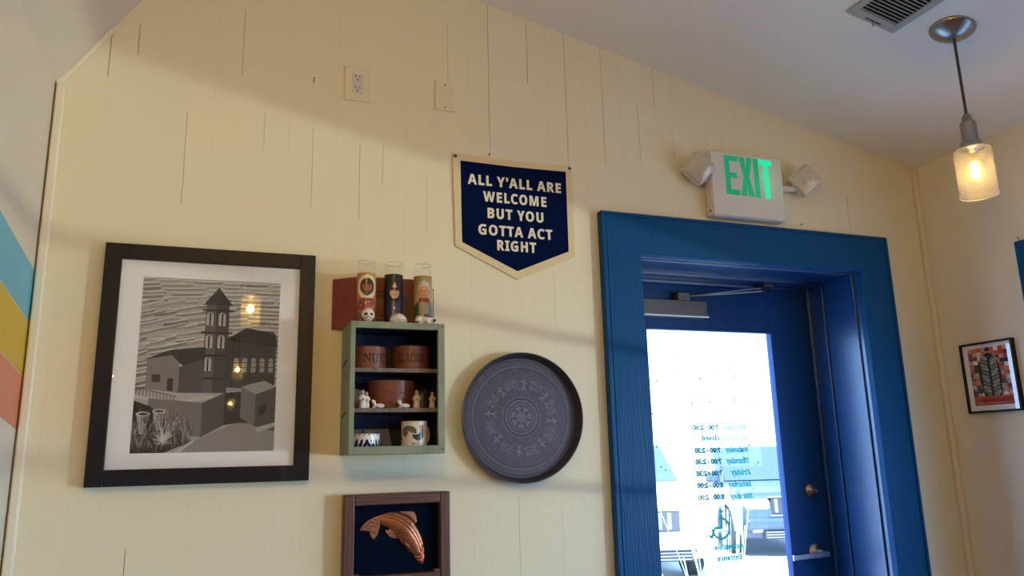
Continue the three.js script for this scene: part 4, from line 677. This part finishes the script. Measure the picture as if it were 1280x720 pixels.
// ---------------------------------------------------------------- pendant lamps
function pendant(x, z, label, power = PENDANT_POWER, y = 2.152) {
  const yc = x > RX ? yRight(x) : RY + SL * (RX - x), t = thing('pendant_lamp', label, 'pendant lamp', [x, yc, z], 0, 'glass cylinder pendant lamps');
  const can = lathe([[0, -0.034], [0.010, -0.034], [0.022, -0.030], [0.042, -0.022], [0.060, -0.010], [0.0645, -0.004], [0.0645, 0.002], [0, 0.002]], 56);
  part('canopy', can, M.nickel, t, [0, 0, 0], [0, 0, x > RX ? Math.atan(SL) : -Math.atan(SL)]);
  const b = y - yc;                                         // centre of the glass below the canopy
  part('cord', tube([[0, -0.03, 0], [0, (b + 0.17 - 0.03) / 2, 0], [0, b + 0.17, 0]], 0.0042, 10, 10), std({ color: lin(0.045, 0.036, 0.03), roughness: 0.5 }), t);
  part('socket', lathe([[0, 0.185], [0.008, 0.185], [0.010, 0.178], [0.014, 0.176], [0.014, 0.164], [0.020, 0.158], [0.0225, 0.152], [0.0225, 0.096], [0.030, 0.093], [0.030, 0.078], [0.034, 0.076], [0.034, 0.070], [0.015, 0.070], [0.015, 0.060], [0, 0.060]], 48), M.nickel, t, [0, b, 0]);
  part('shade', lathe([[0.020, 0.072], [0.044, 0.072], [0.049, 0.068], [0.0505, 0.060], [0.0505, -0.074]], 64), phys({ color: lin(0.92, 0.91, 0.90), transmission: 0.88, thickness: 0, roughness: 0.15, ior: 1.5, bumpMap: rollBump, bumpScale: 0.003, side: THREE.DoubleSide }), t, [0, b, 0]);
  part('shade_rim', (() => { const g = new THREE.TorusGeometry(0.0505, 0.0016, 10, 64); g.rotateX(Math.PI / 2); return g; })(), phys({ color: lin(0.95, 0.93, 0.9), transmission: 0.6, thickness: 0, roughness: 0.3 }), t, [0, b - 0.0745, 0]);
  part('bulb', lathe([[0.012, 0.060], [0.012, 0.045], [0.016, 0.034], [0.024, 0.018], [0.027, 0.002], [0.024, -0.014], [0.013, -0.026], [0, -0.030]], 32), phys({ color: lin(1, 0.93, 0.8), transmission: 0.97, thickness: 0, roughness: 0.08 }), t, [0, b, 0]);
  const fil = []; for (let i = 0; i < 6; i++) { const a = i / 6 * 6.2832; fil.push(tube([[Math.cos(a) * 0.005, 0.030, Math.sin(a) * 0.005], [Math.cos(a + 0.3) * 0.010, 0.006, Math.sin(a + 0.3) * 0.010], [Math.cos(a + 0.5) * 0.006, -0.018, Math.sin(a + 0.5) * 0.006]], 0.0026, 10, 6)); }
  part('filament', merge(fil), std({ color: lin(0.1, 0.08, 0.05), emissive: lin(1, 0.72, 0.38), emissiveIntensity: BULB_GLOW }), t, [0, b, 0]);
  const l = new THREE.PointLight(lin(1, 0.61, 0.10), power); l.position.set(x, y + 0.004, z); l.shadow.radius = 0.9; l.castShadow = true; scene.add(l);
}
pendant(2.052, 0.723, 'glass cylinder pendant lamp hanging from nickel canopy by the right corner', 0.075);   // a dimmer old bulb
pendant(0.085, 2.03, 'glass pendant lamp mirrored highest and largest in the picture glass', FRONT_BULB_POWER);  // out of view except mirrored; set strong to light the back wall warmly
pendant(0.061, 4.94, 'glass pendant lamp mirrored second highest in the picture glass');
pendant(0.027, 9.17, 'glass pendant lamp mirrored lowest and smallest in the picture glass');
pendant(-1.02, 2.62, 'added unseen glass pendant lamp left of the mirrored row, nearer the front');  // this and the next three are added out of view for warm fill
pendant(0.86, 2.75, 'added unseen glass pendant lamp right of the mirrored row, nearer the front');
pendant(-1.02, 5.6, 'added unseen glass pendant lamp left of the mirrored row, deep in the room');
pendant(0.86, 5.7, 'added unseen glass pendant lamp right of the mirrored row, deep in the room');

// ---------------------------------------------------------------- ceiling vent
{
  const x = 1.835, z = 0.80, t = thing('ceiling_vent', 'white slatted air vent with a small lever in the sloped ceiling', 'vent', [x, yRight(x), z]); t.rotation.z = Math.atan(SL);
  const m = std({ color: lin(0.40, 0.41, 0.39), roughness: 0.5 });
  const w = 0.094, d = 0.183, f = 0.024;
  part('frame', merge([rbox(-w, -w + f, -0.007, 0, -d, d, 0.002), rbox(w - f, w, -0.007, 0, -d, d, 0.002), rbox(-w + f, w - f, -0.007, 0, -d, -d + f + 0.010, 0.002), rbox(-w + f, w - f, -0.007, 0, d - f - 0.01, d, 0.002)]), m, t);
  part('duct', box(-w + f - 0.002, w - f + 0.002, -0.001, 0.0, -d + f, d - f), M.hole, t);
  for (let i = 0; i < 22; i++) { const g = rbox(-w + f, w - f, -0.0008, 0.0008, -0.0065, 0.0065, 0.0006, 1); part('slat', g, m, t, [0, -0.0052, -d + f + 0.016 + i * 0.0132], [0.62, 0, 0]); }
  part('lever_slot', box(-0.03, 0.03, -0.0078, -0.0068, -d + 0.012, -d + 0.016), M.hole, t); part('lever', rbox(0.004, 0.009, -0.020, -0.006, -d + 0.006, -d + 0.015, 0.001), m, t);
}
// ---------------------------------------------------------------- small framed poster on the right wall
{
  const t = thing('framed_poster', 'small thin black-framed colourful poster on the right wall', 'picture', [WR, 1.474, 0.2115], -Math.PI / 2);
  const hw = 0.1065, H = 0.2595, r = 0.007, z = 0.02;
  part('frame_rail', rbox(-hw, -hw + r, 0, H, 0.0005, z, 0.001), M.blackWood, t); part('frame_rail', rbox(hw - r, hw, 0, H, 0.0005, z, 0.001), M.blackWood, t); part('frame_rail', rbox(-hw + r, hw - r, H - r, H, 0.0005, z, 0.001), M.blackWood, t); part('frame_rail', rbox(-hw + r, hw - r, 0, r, 0.0005, z, 0.001), M.blackWood, t);
  part('mat', box(-hw + r, hw - r, r, H - r, 0.004, 0.010), M.mat, t);
  const tx = canvasTex(512, 700, (c, w, h) => {
    seed = 42; const cols = ['#c9603f', '#b8472f', '#d98a63', '#1c2233', '#ece4dc', '#c9603f', '#2a2f42', '#d8a080', '#7a2430'];
    for (let y = 0; y < 12; y++) for (let x = 0; x < 9; x++) { c.fillStyle = cols[Math.floor(rnd() * cols.length)]; c.fillRect(x * 57, y * 50, 58, 51); }
    c.fillStyle = '#9db0b4'; for (let i = 0; i < 60; i++) { c.beginPath(); c.ellipse(rr(20, 490), rr(220, 560), rr(4, 16), rr(10, 36), rnd() * 3, 0, 7); c.fill(); }
    c.fillStyle = '#23272c'; c.beginPath(); c.moveTo(256, 60); c.bezierCurveTo(420, 120, 420, 330, 370, 590); c.lineTo(150, 590); c.bezierCurveTo(90, 330, 100, 120, 256, 60); c.fill();
    for (let i = 0; i < 22; i++) { c.save(); c.translate(256 + (i % 2 ? 62 : -62), 110 + i * 22); c.rotate(i % 2 ? -0.7 : 0.7); c.fillStyle = i % 3 ? '#8b9482' : '#c9cbb8'; c.beginPath(); c.ellipse(0, 0, 62, 17, 0, 0, 7); c.fill(); c.fillStyle = '#23272c'; c.beginPath(); c.ellipse(0, 0, 42, 6, 0, 0, 7); c.fill(); c.restore(); }
    c.fillStyle = '#a83a26'; c.fillRect(0, 590, w, 110); c.fillStyle = '#d8793c'; c.fillRect(0, 598, w, 8); c.fillStyle = '#7a1f1a'; for (let i = 0; i < 18; i++) c.fillRect(120 + i * 15, 630 + (i % 2) * 3, 9, 26); c.fillStyle = '#e0a05a'; c.fillRect(30, 672, w - 60, 7);
  });
  part('print', new THREE.PlaneGeometry(0.158, 0.212), std({ map: tx, roughness: 0.8 }), t, [0.0, 0.132, 0.0106]); part('glass', new THREE.PlaneGeometry(2 * (hw - r), H - 2 * r), M.picGlass, t, [0, H / 2, 0.0145]);
  const n = thing('wall_nail', 'little dark nail on top of the side window casing', 'nail', [WR, 2.069, 0.405]); part('shank', tube([[0.004, 0, 0], [-0.012, 0.004, 0.001], [-0.013, 0.014, -0.003]], 0.0013, 8, 8), M.darkMetal, n); part('head', new THREE.SphereGeometry(0.0024, 10, 8), M.darkMetal, n, [-0.013, 0.015, -0.003]);
}
// ---------------------------------------------------------------- outdoors
const GY = -0.3;
{
  const g = new THREE.Mesh(box(-60, 70, GY - 0.2, GY, -80, 40), M.asphalt); g.name = 'parking_lot'; g.userData = { kind: 'structure' }; scene.add(g);
  const w = new THREE.Mesh(rbox(-3, 6, GY, -0.12, -2.6, -0.31, 0.02), M.concrete); w.name = 'pavement'; w.userData = { kind: 'structure' }; scene.add(w);
}
function car(name, label, category, [x, z], turn, paint, o = {}) {
  const t = thing(name, label, category, [x, GY, z], turn);
  const W = o.w ?? 1.88, hood = o.hood ?? 1.08, roof = o.roof ?? 1.76, ws = o.ws ?? 1.05, rear = o.rear ?? -2.25, cabEnd = o.cabEnd ?? rear + 0.1;
  const body = phys({ color: lin(...paint), metalness: 0.15, roughness: 0.35, clearcoat: 1, clearcoatRoughness: 0.08 });
  const dark = std({ color: lin(0.02, 0.028, 0.045), roughness: 0.6 }), glass = phys({ color: lin(0.02, 0.035, 0.06), roughness: 0.06, clearcoat: 1 }), chrome = std({ color: lin(0.42, 0.42, 0.44), metalness: 1, roughness: 0.2 }), rubber = std({ color: lin(0.03, 0.03, 0.035), roughness: 0.85 });
  const s = new THREE.Shape(), wr = 0.40, fz = 1.42, rz = -1.42;
  s.moveTo(2.3, 0.32); s.lineTo(2.38, 0.55); s.lineTo(2.36, 0.80); s.lineTo(2.28, hood - 0.08); s.lineTo(2.1, hood); s.lineTo(ws, hood + 0.06); s.lineTo(rear + 0.06, hood + 0.02); s.lineTo(rear, 0.85); s.lineTo(rear + 0.02, 0.4); s.lineTo(rz - wr, 0.36); s.absarc(rz, 0.36, wr, Math.PI, 0, true); s.lineTo(fz - wr, 0.34); s.absarc(fz, 0.36, wr, Math.PI, 0, true); s.lineTo(2.3, 0.32);
  const side = (shape, w, bev = 0.05) => { const g = new THREE.ExtrudeGeometry(shape, { depth: w - 2 * bev, bevelEnabled: bev > 0, bevelSize: bev, bevelThickness: bev, bevelOffset: -bev, bevelSegments: 3, curveSegments: 16 }); g.rotateY(-Math.PI / 2); g.translate(w / 2 - bev, 0, 0); return g; };
  part('body', side(s, W, 0.06), body, t);
  const taper = (g) => { const p = g.attributes.position; for (let i = 0; i < p.count; i++) { const k = Math.max(0, p.getY(i) - hood) / (roof - hood); p.setX(i, p.getX(i) * (1 - 0.16 * k)); } g.computeVertexNormals(); return g; };
  const cab = shapeOf([[ws, hood], [ws - 0.62, roof - 0.05], [ws - 0.85, roof], [cabEnd + 0.3, roof], [cabEnd + 0.1, roof - 0.06], [cabEnd, hood]]);
  part('cabin', taper(side(cab, W - 0.12, 0.05)), body, t);
  const wsg = shapeOf([[ws + 0.02, hood + 0.07], [ws - 0.54, roof - 0.1], [ws - 0.56, roof - 0.13], [ws - 0.02, hood + 0.05]]); part('windscreen', taper(side(wsg, W - 0.28, 0)), glass, t);
  const sw = shapeOf([[ws - 0.16, hood + 0.08], [ws - 0.66, roof - 0.13], [ws - 1.0, roof - 0.11], [cabEnd + 0.32, roof - 0.12], [cabEnd + 0.2, hood + 0.08]]); part('side_windows', taper(side(sw, W - 0.10, 0)), glass, t);
  for (const q of [0.1, -1.0]) if (ws - 1.1 + q > cabEnd) { }
  part('grille', rbox(-0.48, 0.48, 0.66, 0.92, 2.28, 2.385, 0.02), dark, t);
  for (let i = 0; i < 7; i++) part('grille_bar', rbox(-0.44 + i * 0.125, -0.38 + i * 0.125, 0.69, 0.90, 2.36, 2.40, 0.012), chrome, t);
  part('grille_surround', merge([rbox(-0.52, 0.52, 0.915, 0.945, 2.30, 2.40, 0.01), rbox(-0.52, 0.52, 0.635, 0.665, 2.33, 2.405, 0.01)]), chrome, t);
  part('bumper', rbox(-W / 2 + 0.03, W / 2 - 0.03, 0.44, 0.62, 2.2, 2.46, 0.05, 3), body, t);
  part('lower_grille', rbox(-0.62, 0.62, 0.30, 0.47, 2.2, 2.40, 0.02), dark, t); for (let i = 0; i < 4; i++) part('lower_bar', box(-0.6, 0.6, 0.32 + i * 0.04, 0.335 + i * 0.04, 2.38, 2.41), chrome, t);
  for (const q of [-1, 1]) {
    part('headlight', rbox(q * 0.70 - 0.2, q * 0.70 + 0.2, 0.74, 0.90, 2.16, 2.375, 0.04, 3), phys({ color: lin(0.85, 0.88, 0.9), roughness: 0.1, clearcoat: 1 }), t);
    part('fog_light', rbox(q * 0.74 - 0.09, q * 0.74 + 0.09, 0.40, 0.50, 2.3, 2.44, 0.03, 2), chrome, t);
    part('mirror', rbox(q * (W / 2 + 0.02) - 0.12, q * (W / 2 + 0.02) + 0.12, hood + 0.04, hood + 0.22, ws - 0.22, ws - 0.08, 0.04, 3), body, t);
    for (const wz of [fz, rz]) {
      const g = lathe([[0.20, -0.10], [0.33, -0.11], [0.355, -0.09], [0.36, 0.09], [0.33, 0.11], [0.20, 0.10]], 36); g.rotateZ(Math.PI / 2); const wh = part('tyre', g, rubber, t, [q * (W / 2 - 0.13), 0.36, wz]);
      const rim = []; for (let k = 0; k < 5; k++) { const b = box(-0.03, 0.03, 0.02, 0.21, -0.02, 0.02); b.rotateZ(k * 1.2566); rim.push(b); } const rg = merge(rim); rg.rotateY(Math.PI / 2); rg.translate(q * 0.08, 0, 0); part('wheel_spokes', rg, chrome, wh);
    }
  }
  return t;
}
car('parked_suv', 'blue SUV parked outside, seen through the door glass right behind the lettering', 'car', [9.25, -10.1], -0.32, [0.025, 0.05, 0.10]);
car('parked_truck', 'white truck at the left edge of the door glass', 'truck', [5.75, -9.0], -0.30, [0.75, 0.77, 0.8], { hood: 1.18, roof: 1.86, cabEnd: -0.9, rear: -2.6, w: 1.95 });
car('unseen_parked_car', 'pale grey car out of view beyond the right-hand side window', 'car', [8.6, 8.3], -2.55, [0.6, 0.62, 0.64], { hood: 0.98, roof: 1.5 });  // unseen car, placed behind the spot light that shines through the side window
{
  const t = thing('dry_grass_planter', 'pale dry grass stems in a planter just outside the door glass', 'plant', [2.62, -0.12, -1.55]);
  const clay = std({ color: lin(0.55, 0.53, 0.50), roughness: 0.9 }), straw = std({ color: lin(0.78, 0.76, 0.70), roughness: 0.9 });
  part('planter', lathe([[0, 0], [0.15, 0], [0.2, 0.3], [0.205, 0.34], [0.185, 0.34], [0.17, 0.28], [0, 0.27]], 40), clay, t);
  seed = 99; for (let i = 0; i < 34; i++) { const a = rnd() * 6.28, r = rr(0.02, 0.16), L = rr(0.55, 1.0) * (i < 3 ? 1.35 : 1), bx = Math.cos(a) * r, bz = Math.sin(a) * r, o = rr(0.05, 0.42); part('stem', tube([[bx, 0.26, bz], [bx * (1 + o), 0.26 + L * 0.5, bz * (1 + o)], [bx * (1 + o * 4), 0.26 + L, bz * (1 + o * 4)]], rr(0.002, 0.0048), 12, 6), straw, t); }
  const p = thing('leaning_pole', 'slim pale tapered pole leaning outside the door', 'pole', [2.50, -0.12, -2.15]);
  part('shaft', (() => { const g = new THREE.CylinderGeometry(0.004, 0.024, 2.3, 20); g.translate(0, 1.15, 0); return g; })(), std({ color: lin(0.55, 0.62, 0.64), roughness: 0.35, metalness: 0.3 }), p, [0, 0.02, 0], [0, 0, 0.035]); part('foot', new THREE.CylinderGeometry(0.05, 0.06, 0.03, 24), M.concrete, p, [0, 0.015, 0]);
}

scene.traverse((o) => { if (o.isMesh) { const m = o.material; o.castShadow = !(m.transmission > 0.5); o.receiveShadow = true; } if (o.isLight) o.castShadow = true; });
renderer.render(scene, camera);
